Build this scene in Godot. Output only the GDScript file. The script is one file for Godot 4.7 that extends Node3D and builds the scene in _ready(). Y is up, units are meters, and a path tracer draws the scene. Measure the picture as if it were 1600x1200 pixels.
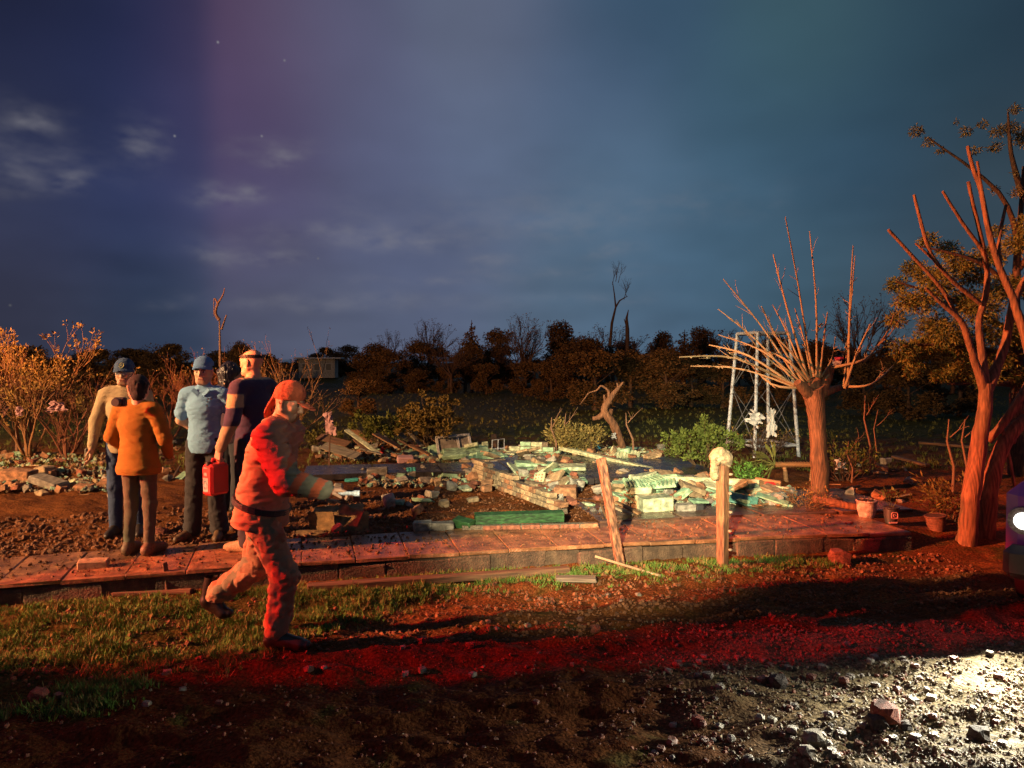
extends Node3D
# A storm-wrecked lot at night: people on a pavement, rubble, stripped trees, lit by the
# headlamps and red beacon of a rescue truck out of frame on one side and a car on the other, plus added lamps.

const CAM_H := 1.92
const FOCAL := 1200.0
const HORIZON := 562.0
var rng := RandomNumberGenerator.new()
var noise := FastNoiseLite.new()
var fine := FastNoiseLite.new()
var eye_basis := Basis()
var mounds := []
var counts := {}
var M := {}

# ---------------------------------------------------------------- small helpers
func lin(r: float, g: float, b: float) -> Color:
	return Color(r, g, b).linear_to_srgb()

func lane(x: float) -> float:            # distance ahead of the pavement's front edge
	return 6.93 + 0.225 * x - 0.012 * x * x

func smooth(a: float, b: float, x: float) -> float:
	return smoothstep(a, b, x)

func height_at(x: float, d: float) -> float:   # d metres ahead of the photographer
	var xc := clampf(x, -9.0, 7.0)
	var e := lane(xc)
	var lot := 0.185
	var h := lot * smooth(e + 0.1, e + 0.3, d)
	h += 0.035 * smooth(e - 0.9, e - 0.1, d) * (1.0 - smooth(e + 0.05, e + 0.25, d))
	# right of the pavement's end the bank rises softly
	var bank := lot * smooth(e - 0.9, e + 1.2, d)
	h = lerpf(h, bank, smooth(3.9, 4.5, x))
	var rough := smooth(e + 0.9, e + 1.4, d) + smooth(e - 0.05, e - 0.5, d)
	h += rough * (0.045 * noise.get_noise_2d(x * 1.0, d * 1.0) + 0.018 * noise.get_noise_2d(x * 4.0 + 50.0, d * 4.0))
	if d < e:
		h += 0.015 * fine.get_noise_2d(x * 9.0, d * 9.0) * smooth(e + 0.0, e - 0.15, d) * lerpf(1.0, 0.4, smooth(0.4, 1.4, x) * smooth(e - 1.2, e - 1.8, d))
		h += 0.03 * smooth(0.35, 0.9, noise.get_noise_2d(x * 0.6 + 9.0, d * 2.2 + 3.0) + 0.5) * smooth(e - 0.1, e - 0.7, d) - 0.02
	elif d > e + 1.0:
		h += 0.02 * fine.get_noise_2d(x * 7.0, d * 7.0) * smooth(e + 1.0, e + 1.3, d) * (1.0 - smooth(16.0, 24.0, d))
	if d > 14.0:
		h += 0.55 * smooth(16.0, 60.0, d) * noise.get_noise_2d(x * 0.06, d * 0.06 + 30.0)
		h -= 0.25 * smooth(14.0, 30.0, d)
		h += 0.9 * smooth(60.0, 160.0, d)
	for m in mounds:
		var u: float = (x - m[0]) / m[2]
		var w: float = (d - m[1]) / m[3]
		var q := u * u + w * w
		if q < 4.0:
			h += m[4] * exp(-q * 1.6)
	return h

func ray(px: float, py: float) -> Vector3:
	return eye_basis * Vector3((px - 800.0) / FOCAL, -(py - 600.0) / FOCAL, -1.0)

func flat_point(px: float, py: float, h: float) -> Vector3:
	var r := ray(px, py)
	var t := (h - CAM_H) / r.y
	return Vector3(r.x * t, h, r.z * t)

func ground(px: float, py: float) -> Vector3:      # where that sight line meets the land
	var h := 0.18
	var p := Vector3.ZERO
	for i in 9:
		p = flat_point(px, py, h)
		h = lerpf(h, height_at(p.x, -p.z), 0.75)
	p.y = height_at(p.x, -p.z)
	return p

func spot(px: float, py: float, d: float) -> Vector3:   # a point d metres ahead
	var r := ray(px, py)
	return Vector3(0, CAM_H, 0) + r * (d / -r.z)

func land(x: float, d: float) -> Vector3:
	return Vector3(x, height_at(x, d), -d)

func numbered(called: String) -> String:
	var n: int = counts.get(called, 0)
	counts[called] = n + 1
	return called if n == 0 else "%s_%03d" % [called, n]

func tag(o: Node3D, label: String, category: String, group := "") -> Node3D:
	o.set_meta("label", label)
	o.set_meta("category", category)
	if group != "":
		o.set_meta("group", group)
	return o

func thing(called: String, label: String, category: String, at := Vector3.ZERO, turn := 0.0, group := "") -> Node3D:
	var o := Node3D.new()
	o.name = numbered(called)
	add_child(o)
	o.position = at
	o.rotation.y = turn
	return tag(o, label, category, group)

func part(called: String, mesh: Mesh, m: Material, parent: Node3D = null) -> MeshInstance3D:
	var o := MeshInstance3D.new()
	o.mesh = mesh
	o.material_override = m
	if parent == null:
		o.name = numbered(called)
		add_child(o)
	else:
		o.name = called
		parent.add_child(o, true)
	return o

func kind(o: Node3D, k: String) -> Node3D:
	o.set_meta("kind", k)
	return o

func copy_of(src: Node3D, called: String) -> Node3D:
	var c: Node3D = src.duplicate()
	c.name = numbered(called)
	add_child(c)
	return c

# ---------------------------------------------------------------- geometry collector
class Geo:
	var v := PackedVector3Array()
	var n := PackedVector3Array()
	var c := PackedColorArray()
	var ix := PackedInt32Array()

	func tri(a: Vector3, b: Vector3, d: Vector3, col := Color.WHITE) -> void:
		var nn := (d - a).cross(b - a)
		if nn.length_squared() < 1e-16:
			return
		nn = nn.normalized()
		var s := v.size()
		v.append(a); v.append(b); v.append(d)
		n.append(nn); n.append(nn); n.append(nn)
		c.append(col); c.append(col); c.append(col)
		ix.append(s); ix.append(s + 1); ix.append(s + 2)

	func quad(a: Vector3, b: Vector3, d: Vector3, e: Vector3, col := Color.WHITE) -> void:
		tri(a, b, d, col)
		tri(a, d, e, col)

	func tube(pts: Array, rad: Array, sides := 6, col := Color.WHITE, tip := Color(-1, 0, 0)) -> void:
		var s := v.size()
		var k := pts.size()
		var up := Vector3(0.31, 0.17, 0.93)
		for i in k:
			var a: Vector3 = pts[maxi(i - 1, 0)]
			var b: Vector3 = pts[mini(i + 1, k - 1)]
			var t := (b - a).normalized()
			var x := up.cross(t)
			if x.length() < 0.05:
				x = Vector3(1, 0, 0).cross(t)
			x = x.normalized()
			var y := t.cross(x)
			up = y
			for j in sides:
				var w := TAU * j / sides
				var o := x * cos(w) + y * sin(w)
				v.append(pts[i] + o * rad[i])
				n.append(o)
				c.append(col)
		for i in k - 1:
			for j in sides:
				var p := s + i * sides + j
				var q := s + i * sides + (j + 1) % sides
				ix.append_array(PackedInt32Array([p, p + sides, q, q, p + sides, q + sides]))
		for e in [0, k - 1]:
			var m: Vector3 = pts[e]
			var f: int = s + e * sides
			for j in sides:
				var p2 := v[f + j]
				var q2 := v[f + (j + 1) % sides]
				var cc := tip if (e > 0 and tip.r >= 0.0) else col
				if e > 0:
					tri(m, q2, p2, cc)
				else:
					tri(m, p2, q2, cc)

	func box(xf: Transform3D, size: Vector3, bev: float, jit := 0.0, r: RandomNumberGenerator = null, col := Color.WHITE) -> void:
		var h := size * 0.5
		var pts := {}
		for sx in [-1, 1]:
			for sy in [-1, 1]:
				for sz in [-1, 1]:
					var b := bev
					var off := Vector3.ZERO
					if r:
						b = bev * r.randf_range(0.5, 1.7)
						off = Vector3(r.randf_range(-1, 1), r.randf_range(-1, 1), r.randf_range(-1, 1)) * jit
					var k := Vector3(sx * h.x, sy * h.y, sz * h.z) + off
					pts[[sx, sy, sz, 0]] = xf * (k - Vector3(0, sy * b, sz * b))
					pts[[sx, sy, sz, 1]] = xf * (k - Vector3(sx * b, 0, sz * b))
					pts[[sx, sy, sz, 2]] = xf * (k - Vector3(sx * b, sy * b, 0))
		var mid := xf.origin
		var add := func(list: Array) -> void:
			var q := []
			for e in list:
				q.append(pts[e])
			var ctr := Vector3.ZERO
			for e in q:
				ctr += e
			ctr /= q.size()
			if ((q[2] - q[0]).cross(q[1] - q[0])).dot(ctr - mid) < 0:
				q.reverse()
			tri(q[0], q[1], q[2], col)
			if q.size() == 4:
				tri(q[0], q[2], q[3], col)
		for s in [-1, 1]:
			add.call([[s, -1, -1, 0], [s, 1, -1, 0], [s, 1, 1, 0], [s, -1, 1, 0]])
			add.call([[-1, s, -1, 1], [1, s, -1, 1], [1, s, 1, 1], [-1, s, 1, 1]])
			add.call([[-1, -1, s, 2], [1, -1, s, 2], [1, 1, s, 2], [-1, 1, s, 2]])
			for t in [-1, 1]:
				add.call([[s, t, -1, 0], [s, t, 1, 0], [s, t, 1, 1], [s, t, -1, 1]])
				add.call([[s, -1, t, 0], [s, 1, t, 0], [s, 1, t, 2], [s, -1, t, 2]])
				add.call([[-1, s, t, 1], [1, s, t, 1], [1, s, t, 2], [-1, s, t, 2]])
				for w in [-1, 1]:
					add.call([[s, t, w, 0], [s, t, w, 1], [s, t, w, 2]])

	func rock(size: Vector3, r: RandomNumberGenerator, rough := 0.25, col := Color.WHITE, at := Vector3.ZERO) -> void:
		var g := {}
		var faces := []
		for i in 3:
			for j in 3:
				for k in 3:
					if i == 1 and j == 1 and k == 1:
						continue
					var p := Vector3(i - 1, j - 1, k - 1)
					p = p.lerp(p.normalized() * 1.1, 0.62)
					p += Vector3(r.randf_range(-1, 1), r.randf_range(-1, 1), r.randf_range(-1, 1)) * rough
					g[Vector3i(i, j, k)] = at + p * size * 0.5
		for ax in 3:
			for s in [0, 2]:
				for u in 2:
					for w in 2:
						var q := []
						for e in [[0, 0], [1, 0], [1, 1], [0, 1]]:
							var id := Vector3i.ZERO
							id[ax] = s
							id[(ax + 1) % 3] = u + e[0]
							id[(ax + 2) % 3] = w + e[1]
							q.append(g[id])
						if s == 2:
							q.reverse()
						faces.append(q)
		for q in faces:
			quad(q[0], q[1], q[2], q[3], col)

	func leaf(p: Vector3, dir: Vector3, side: Vector3, l: float, w: float, col: Color) -> void:
		var a := p
		var b := p + dir * l * 0.45 + side * w
		var d := p + dir * l
		var e := p + dir * l * 0.45 - side * w
		quad(a, b, d, e, col)

	func join(o: Geo, xf := Transform3D()) -> void:
		var s := v.size()
		for i in o.v.size():
			v.append(xf * o.v[i])
			n.append((xf.basis * o.n[i]).normalized())
		c.append_array(o.c)
		for i in o.ix:
			ix.append(s + i)

	func mesh() -> ArrayMesh:
		var arr := []
		arr.resize(Mesh.ARRAY_MAX)
		arr[Mesh.ARRAY_VERTEX] = v
		arr[Mesh.ARRAY_NORMAL] = n
		arr[Mesh.ARRAY_COLOR] = c
		arr[Mesh.ARRAY_INDEX] = ix
		var m := ArrayMesh.new()
		m.add_surface_from_arrays(Mesh.PRIMITIVE_TRIANGLES, arr)
		return m

# ---------------------------------------------------------------- rounded bodies: a distance grid meshed as surface nets
class Field:
	var o: Vector3
	var cell: float
	var nx: int
	var ny: int
	var nz: int
	var d := PackedFloat32Array()

	func _init(lo: Vector3, hi: Vector3, size: float) -> void:
		o = lo
		cell = size
		nx = int((hi.x - lo.x) / size) + 2
		ny = int((hi.y - lo.y) / size) + 2
		nz = int((hi.z - lo.z) / size) + 2
		d.resize(nx * ny * nz)
		d.fill(1.0)

	func cap(a: Vector3, b: Vector3, ra: float, rb: float, k := 0.02, axis := Vector3.ZERO, squash := 1.0, cut := false) -> void:
		var m := maxf(ra, rb) + k + cell * 2.5
		var lo := Vector3(minf(a.x, b.x), minf(a.y, b.y), minf(a.z, b.z)) - Vector3(m, m, m) - o
		var hi := Vector3(maxf(a.x, b.x), maxf(a.y, b.y), maxf(a.z, b.z)) + Vector3(m, m, m) - o
		var x0 := clampi(int(lo.x / cell), 0, nx - 1)
		var x1 := clampi(int(hi.x / cell) + 1, 0, nx - 1)
		var y0 := clampi(int(lo.y / cell), 0, ny - 1)
		var y1 := clampi(int(hi.y / cell) + 1, 0, ny - 1)
		var z0 := clampi(int(lo.z / cell), 0, nz - 1)
		var z1 := clampi(int(hi.z / cell) + 1, 0, nz - 1)
		var ba := b - a
		if squash != 1.0:
			ba += axis * (ba.dot(axis) * (squash - 1.0))
		var bb := maxf(ba.length_squared(), 1e-9)
		for z in range(z0, z1 + 1):
			for y in range(y0, y1 + 1):
				var row := (z * ny + y) * nx
				for x in range(x0, x1 + 1):
					var p := Vector3(o.x + x * cell, o.y + y * cell, o.z + z * cell) - a
					if squash != 1.0:
						p += axis * (p.dot(axis) * (squash - 1.0))
					var t := clampf(p.dot(ba) / bb, 0.0, 1.0)
					var e := (p - ba * t).length() - (ra + (rb - ra) * t)
					var f := d[row + x]
					if cut:
						d[row + x] = maxf(f, -e)
						continue
					var h := k - absf(e - f)
					var g := minf(e, f)
					if h > 0.0:
						g -= h * h / (4.0 * k)
					d[row + x] = g

	func clip(at: Vector3, nrm: Vector3) -> void:      # keeps the side the normal points away from
		for z in nz:
			for y in ny:
				var row := (z * ny + y) * nx
				for x in nx:
					var f := d[row + x]
					if f < cell * 3.0:
						var e := (Vector3(o.x + x * cell, o.y + y * cell, o.z + z * cell) - at).dot(nrm)
						if e > f:
							d[row + x] = e

	func fold(ns: FastNoiseLite, amp: float, sc: Vector3, seed_at := Vector3.ZERO) -> void:
		for z in nz:
			for y in ny:
				var row := (z * ny + y) * nx
				for x in nx:
					if absf(d[row + x]) < cell * 3.0:
						var p := Vector3(o.x + x * cell, o.y + y * cell, o.z + z * cell) * sc + seed_at
						d[row + x] += amp * (1.0 - 2.0 * absf(ns.get_noise_3dv(p)) * 1.6)

	func add_to(g: Geo, xf: Transform3D, paint: Callable) -> void:
		var at := PackedInt32Array()
		at.resize(d.size())
		at.fill(-1)
		var sy := nx
		var sz := nx * ny
		var lim := cell * 2.0
		var base := g.v.size()
		for z in nz - 1:
			for y in ny - 1:
				var row := z * sz + y * sy
				for x in nx - 1:
					var i := row + x
					if absf(d[i]) > lim:
						continue
					var q := [d[i], d[i + 1], d[i + sy], d[i + sy + 1], d[i + sz], d[i + sz + 1], d[i + sz + sy], d[i + sz + sy + 1]]
					var neg := 0
					for e in q:
						if e < 0.0:
							neg += 1
					if neg == 0 or neg == 8:
						continue
					var sum := Vector3.ZERO
					var cnt := 0
					for e in [[0, 1], [2, 3], [4, 5], [6, 7], [0, 2], [1, 3], [4, 6], [5, 7], [0, 4], [1, 5], [2, 6], [3, 7]]:
						var u: float = q[e[0]]
						var w: float = q[e[1]]
						if (u < 0.0) != (w < 0.0):
							var t := u / (u - w)
							var pa := Vector3(e[0] & 1, (e[0] >> 1) & 1, e[0] >> 2)
							var pb := Vector3(e[1] & 1, (e[1] >> 1) & 1, e[1] >> 2)
							sum += pa.lerp(pb, t)
							cnt += 1
					var local := o + (Vector3(x, y, z) + sum / cnt) * cell
					var gr := Vector3(q[1] + q[3] + q[5] + q[7] - q[0] - q[2] - q[4] - q[6], q[2] + q[3] + q[6] + q[7] - q[0] - q[1] - q[4] - q[5], q[4] + q[5] + q[6] + q[7] - q[0] - q[1] - q[2] - q[3])
					at[i] = g.v.size()
					g.v.append(xf * local)
					g.n.append((xf.basis * gr).normalized())
					g.c.append(paint.call(local))
		for z in range(1, nz - 1):
			for y in range(1, ny - 1):
				for x in range(1, nx - 1):
					var i := z * sz + y * sy + x
					if absf(d[i]) > lim:
						continue
					var s := d[i] < 0.0
					for e in [[1, sy, sz], [sy, sz, 1], [sz, 1, sy]]:
						if (d[i + e[0]] < 0.0) == s:
							continue
						var p0 := at[i]
						var p1 := at[i - e[1]]
						var p2 := at[i - e[1] - e[2]]
						var p3 := at[i - e[2]]
						if p0 < 0 or p1 < 0 or p2 < 0 or p3 < 0:
							continue
						if s:
							g.ix.append_array(PackedInt32Array([p0, p2, p1, p0, p3, p2]))
						else:
							g.ix.append_array(PackedInt32Array([p0, p1, p2, p0, p2, p3]))

func no_paint(_p: Vector3) -> Color:
	return Color.WHITE

# ---------------------------------------------------------------- textures and materials
func noise_tex(freq: float, lo: float, hi: float, oct := 5, sd := 1, type := FastNoiseLite.TYPE_SIMPLEX_SMOOTH, side := 512) -> NoiseTexture2D:
	var f := FastNoiseLite.new()
	f.seed = sd
	f.noise_type = type
	f.frequency = freq
	f.fractal_octaves = oct
	f.fractal_gain = 0.6
	var t := NoiseTexture2D.new()
	t.width = side
	t.height = side
	t.seamless = true
	t.noise = f
	var g := Gradient.new()
	g.set_color(0, Color(lo, lo, lo))
	g.set_color(1, Color(hi, hi, hi))
	t.color_ramp = g
	return t

func streak_tex(lo: float, hi: float, sd: int, fu: float, fv: float) -> ImageTexture:   # grain that runs along u
	var f := FastNoiseLite.new()
	f.seed = sd
	f.frequency = 1.0
	f.fractal_octaves = 4
	var im := Image.create(256, 256, false, Image.FORMAT_RGB8)
	for y in 256:
		for x in 256:
			var a := TAU * x / 256.0
			var b := TAU * y / 256.0
			var k := 0.5 + 0.75 * f.get_noise_3d(cos(a) * fu, sin(a) * fu + cos(b) * fv, sin(b) * fv)
			k = lerpf(lo, hi, clampf(k, 0.0, 1.0))
			im.set_pixel(x, y, Color(k, k, k))
	return ImageTexture.create_from_image(im)

var T := {}

func mat(key: String, col: Color, rough := 0.85, tex := "grain", scale := 1.5, bump := "", bump_cm := 0.4, world := true) -> StandardMaterial3D:
	var m := StandardMaterial3D.new()
	m.resource_name = key
	m.albedo_color = col
	m.roughness = rough
	m.vertex_color_use_as_albedo = true
	m.uv1_triplanar = true
	m.uv1_world_triplanar = world
	m.uv1_scale = Vector3(scale, scale, scale)
	if tex != "":
		m.albedo_texture = T[tex]
	if bump != "":
		m.heightmap_enabled = true
		m.heightmap_texture = T[bump]
		m.heightmap_scale = bump_cm
	M[key] = m
	return m

func make_materials() -> void:
	T["grain"] = noise_tex(0.02, 0.42, 1.0, 5, 3)
	T["blotch"] = noise_tex(0.008, 0.40, 1.0, 6, 7)
	T["speck"] = noise_tex(0.09, 0.35, 1.0, 3, 11)
	T["soil"] = noise_tex(0.035, 0.28, 1.0, 6, 15, FastNoiseLite.TYPE_SIMPLEX_SMOOTH, 1024)
	T["height"] = noise_tex(0.03, 0.0, 1.0, 6, 21, FastNoiseLite.TYPE_SIMPLEX_SMOOTH, 1024)
	T["pit"] = noise_tex(0.06, 0.0, 1.0, 4, 25, FastNoiseLite.TYPE_CELLULAR)
	T["wet"] = noise_tex(0.012, 0.35, 1.0, 5, 33)
	T["wood"] = streak_tex(0.45, 1.0, 4, 0.25, 7.0)
	T["bark"] = streak_tex(0.30, 1.0, 9, 1.2, 4.5)
	T["trunk"] = streak_tex(0.35, 1.0, 17, 6.0, 0.9)
	T["weave"] = noise_tex(0.16, 0.62, 1.0, 2, 41)
	# land
	var s := mat("soil", Color.WHITE, 0.95, "soil", 0.9, "height", 0.9)
	s.roughness_texture = T["wet"]
	s.metallic_specular = 0.10
	mat("clod", Color.WHITE, 0.85, "grain", 3.0, "height", 0.8)
	var gv := mat("gravel", Color.WHITE, 0.55, "grain", 4.0, "height", 0.5)
	gv.metallic_specular = 0.35
	var sl := mat("pavement", lin(0.46, 0.195, 0.085), 0.55, "blotch", 0.9, "height", 0.5)
	sl.roughness_texture = T["wet"]
	mat("kerb", lin(0.17, 0.095, 0.052), 0.85, "blotch", 1.3, "height", 1.2)
	var pa := mat("patio", lin(0.22, 0.11, 0.07), 0.45, "blotch", 0.7, "height", 0.4)
	pa.roughness_texture = T["wet"]
	var fl := mat("floor", lin(0.075, 0.06, 0.06), 0.45, "blotch", 0.8, "height", 0.15)
	fl.roughness_texture = T["wet"]
	mat("brick", lin(0.50, 0.235, 0.115), 0.9, "blotch", 2.7, "pit", 0.5)
	mat("brick_pale", lin(0.62, 0.43, 0.245), 0.9, "blotch", 2.3, "pit", 0.5)
	mat("brick_red", lin(0.44, 0.14, 0.075), 0.9, "blotch", 2.9, "pit", 0.5)
	mat("mortar", lin(0.30, 0.22, 0.15), 0.95, "grain", 4.0, "height", 0.6)
	mat("mint", lin(0.48, 0.76, 0.47), 0.7, "blotch", 1.7, "height", 0.3)
	mat("mint_pale", lin(0.76, 0.80, 0.50), 0.75, "blotch", 2.1, "height", 0.3)
	mat("mint_deep", lin(0.16, 0.44, 0.34), 0.6, "grain", 2.1)
	mat("turquoise", lin(0.10, 0.62, 0.54), 0.5, "grain", 2.0)
	mat("plaster", lin(0.62, 0.54, 0.43), 0.9, "blotch", 2.0, "height", 0.7)
	mat("concrete", lin(0.34, 0.29, 0.235), 0.9, "blotch", 1.8, "pit", 0.6)
	mat("wood", lin(0.47, 0.225, 0.09), 0.75, "wood", 1.6, "wood", 0.3, false)
	mat("wood_dark", lin(0.24, 0.115, 0.055), 0.8, "wood", 1.7, "wood", 0.4, false)
	mat("wood_grey", lin(0.30, 0.25, 0.18), 0.85, "wood", 1.7, "wood", 0.4, false)
	mat("wood_pale", lin(0.60, 0.42, 0.24), 0.7, "wood", 1.4, "wood", 0.3, false)
	mat("post", lin(0.42, 0.17, 0.08), 0.7, "bark", 1.2, "bark", 0.8, false)
	mat("post_upright", lin(0.42, 0.19, 0.085), 0.7, "trunk", 1.2, "trunk", 0.6, false)
	mat("green_paint", lin(0.045, 0.15, 0.04), 0.6, "bark", 1.6, "bark", 0.5)
	mat("white_paint", lin(0.74, 0.70, 0.64), 0.55, "grain", 2.0)
	mat("peeling_white", lin(0.74, 0.62, 0.52), 0.8, "blotch", 3.0, "height", 0.4)
	mat("red_plastic", lin(0.62, 0.03, 0.025), 0.4, "", 1.0)
	mat("black_plastic", lin(0.03, 0.028, 0.03), 0.5, "", 1.0)
	mat("blue_tarp", lin(0.06, 0.36, 0.55), 0.5, "grain", 2.0)
	mat("pink_cloth", lin(0.62, 0.34, 0.34), 0.9, "weave", 4.0)
	mat("white_cloth", lin(0.72, 0.68, 0.66), 0.9, "weave", 4.0)
	mat("tan_cloth", lin(0.62, 0.46, 0.27), 0.9, "blotch", 4.0)
	mat("cardboard", lin(0.46, 0.25, 0.095), 0.85, "blotch", 2.0, "height", 0.5)
	mat("metal", lin(0.72, 0.75, 0.82), 0.5, "grain", 3.0)
	mat("rust", lin(0.22, 0.09, 0.05), 0.8, "grain", 3.0)
	mat("steel", lin(0.45, 0.45, 0.46), 0.4, "grain", 3.0)
	M["steel"].metallic = 0.7
	# plants
	mat("bark", lin(0.36, 0.15, 0.065), 0.85, "trunk", 1.1, "trunk", 0.8, false)
	mat("bark_dark", lin(0.22, 0.10, 0.05), 0.9, "trunk", 1.5, "trunk", 1.2, false)
	mat("twig", Color.WHITE, 0.8, "speck", 5.0)
	var lf := mat("leaf", Color.WHITE, 0.65, "", 1.0)
	lf.metallic_specular = 0.2
	lf.backlight_enabled = true
	lf.backlight = lin(0.10, 0.09, 0.02)
	mat("far_leaf", Color.WHITE, 0.95, "", 1.0)
	M["far_leaf"].metallic_specular = 0.1
	# people
	mat("skin", Color.WHITE, 0.6, "", 1.0)
	M["skin"].subsurf_scatter_enabled = true
	M["skin"].subsurf_scatter_strength = 0.08

func cloth(key: String, col: Color, rough := 0.92) -> StandardMaterial3D:
	var m := mat(key, col, rough, "weave", 6.0, "height", 0.25, false)
	m.rim_enabled = true
	m.rim = 0.15
	m.rim_tint = 0.6
	return m

# ---------------------------------------------------------------- sky
const SKY_MARKS := [
	[0, 0, 24, 27, 50], [100, 120, 33, 39, 70], [0, 260, 52, 56, 80], [150, 300, 46, 54, 88], [260, 60, 40, 46, 78],
	[330, 250, 58, 64, 98], [385, 60, 80, 64, 88], [385, 200, 78, 66, 98], [420, 350, 78, 78, 106], [520, 80, 82, 84, 110],
	[600, 250, 84, 90, 118], [760, 60, 92, 100, 122], [760, 260, 92, 106, 132], [640, 420, 80, 88, 118], [900, 120, 72, 90, 116],
	[960, 280, 82, 106, 130], [1000, 30, 52, 78, 100], [1150, 200, 56, 84, 104], [1100, 380, 66, 94, 116], [1250, 60, 54, 82, 92],
	[1350, 250, 46, 72, 92], [1450, 60, 42, 66, 80], [1590, 40, 30, 48, 62], [1560, 260, 48, 64, 74], [1250, 440, 58, 84, 100],
	[50, 480, 46, 46, 62], [230, 500, 48, 58, 78], [430, 500, 74, 80, 100], [700, 500, 86, 96, 118], [850, 520, 80, 98, 118], [560, 520, 82, 90, 110], [950, 480, 76, 100, 122], [1400, 500, 56, 72, 84],
]
const SKY_CLOUDS := [
	[30, 190, 46, 18, 0.50], [20, 265, 60, 26, 0.36], [110, 283, 22, 12, 0.62], [213, 235, 30, 30, 0.46], [438, 238, 46, 15, 0.62],
	[375, 302, 46, 14, 0.6], [350, 395, 26, 20, 0.4], [425, 402, 42, 10, 0.55], [600, 372, 110, 16, 0.36], [660, 380, 80, 12, 0.30], [960, 390, 28, 9, 0.5],
	[775, 405, 50, 11, 0.42], [860, 425, 100, 9, 0.28], [760, 330, 180, 40, 0.16], [540, 470, 160, 12, 0.26], [820, 360, 120, 14, 0.22], [690, 440, 120, 9, 0.26], [480, 360, 60, 10, 0.26], [960, 330, 200, 30, 0.14], [820, 470, 160, 10, 0.18], [430, 480, 120, 8, 0.18],
]

func sky_angles(px: float, py: float) -> Vector2:
	var r := ray(px, py).normalized()
	return Vector2(atan2(r.x, -r.z), asin(r.y))

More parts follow.
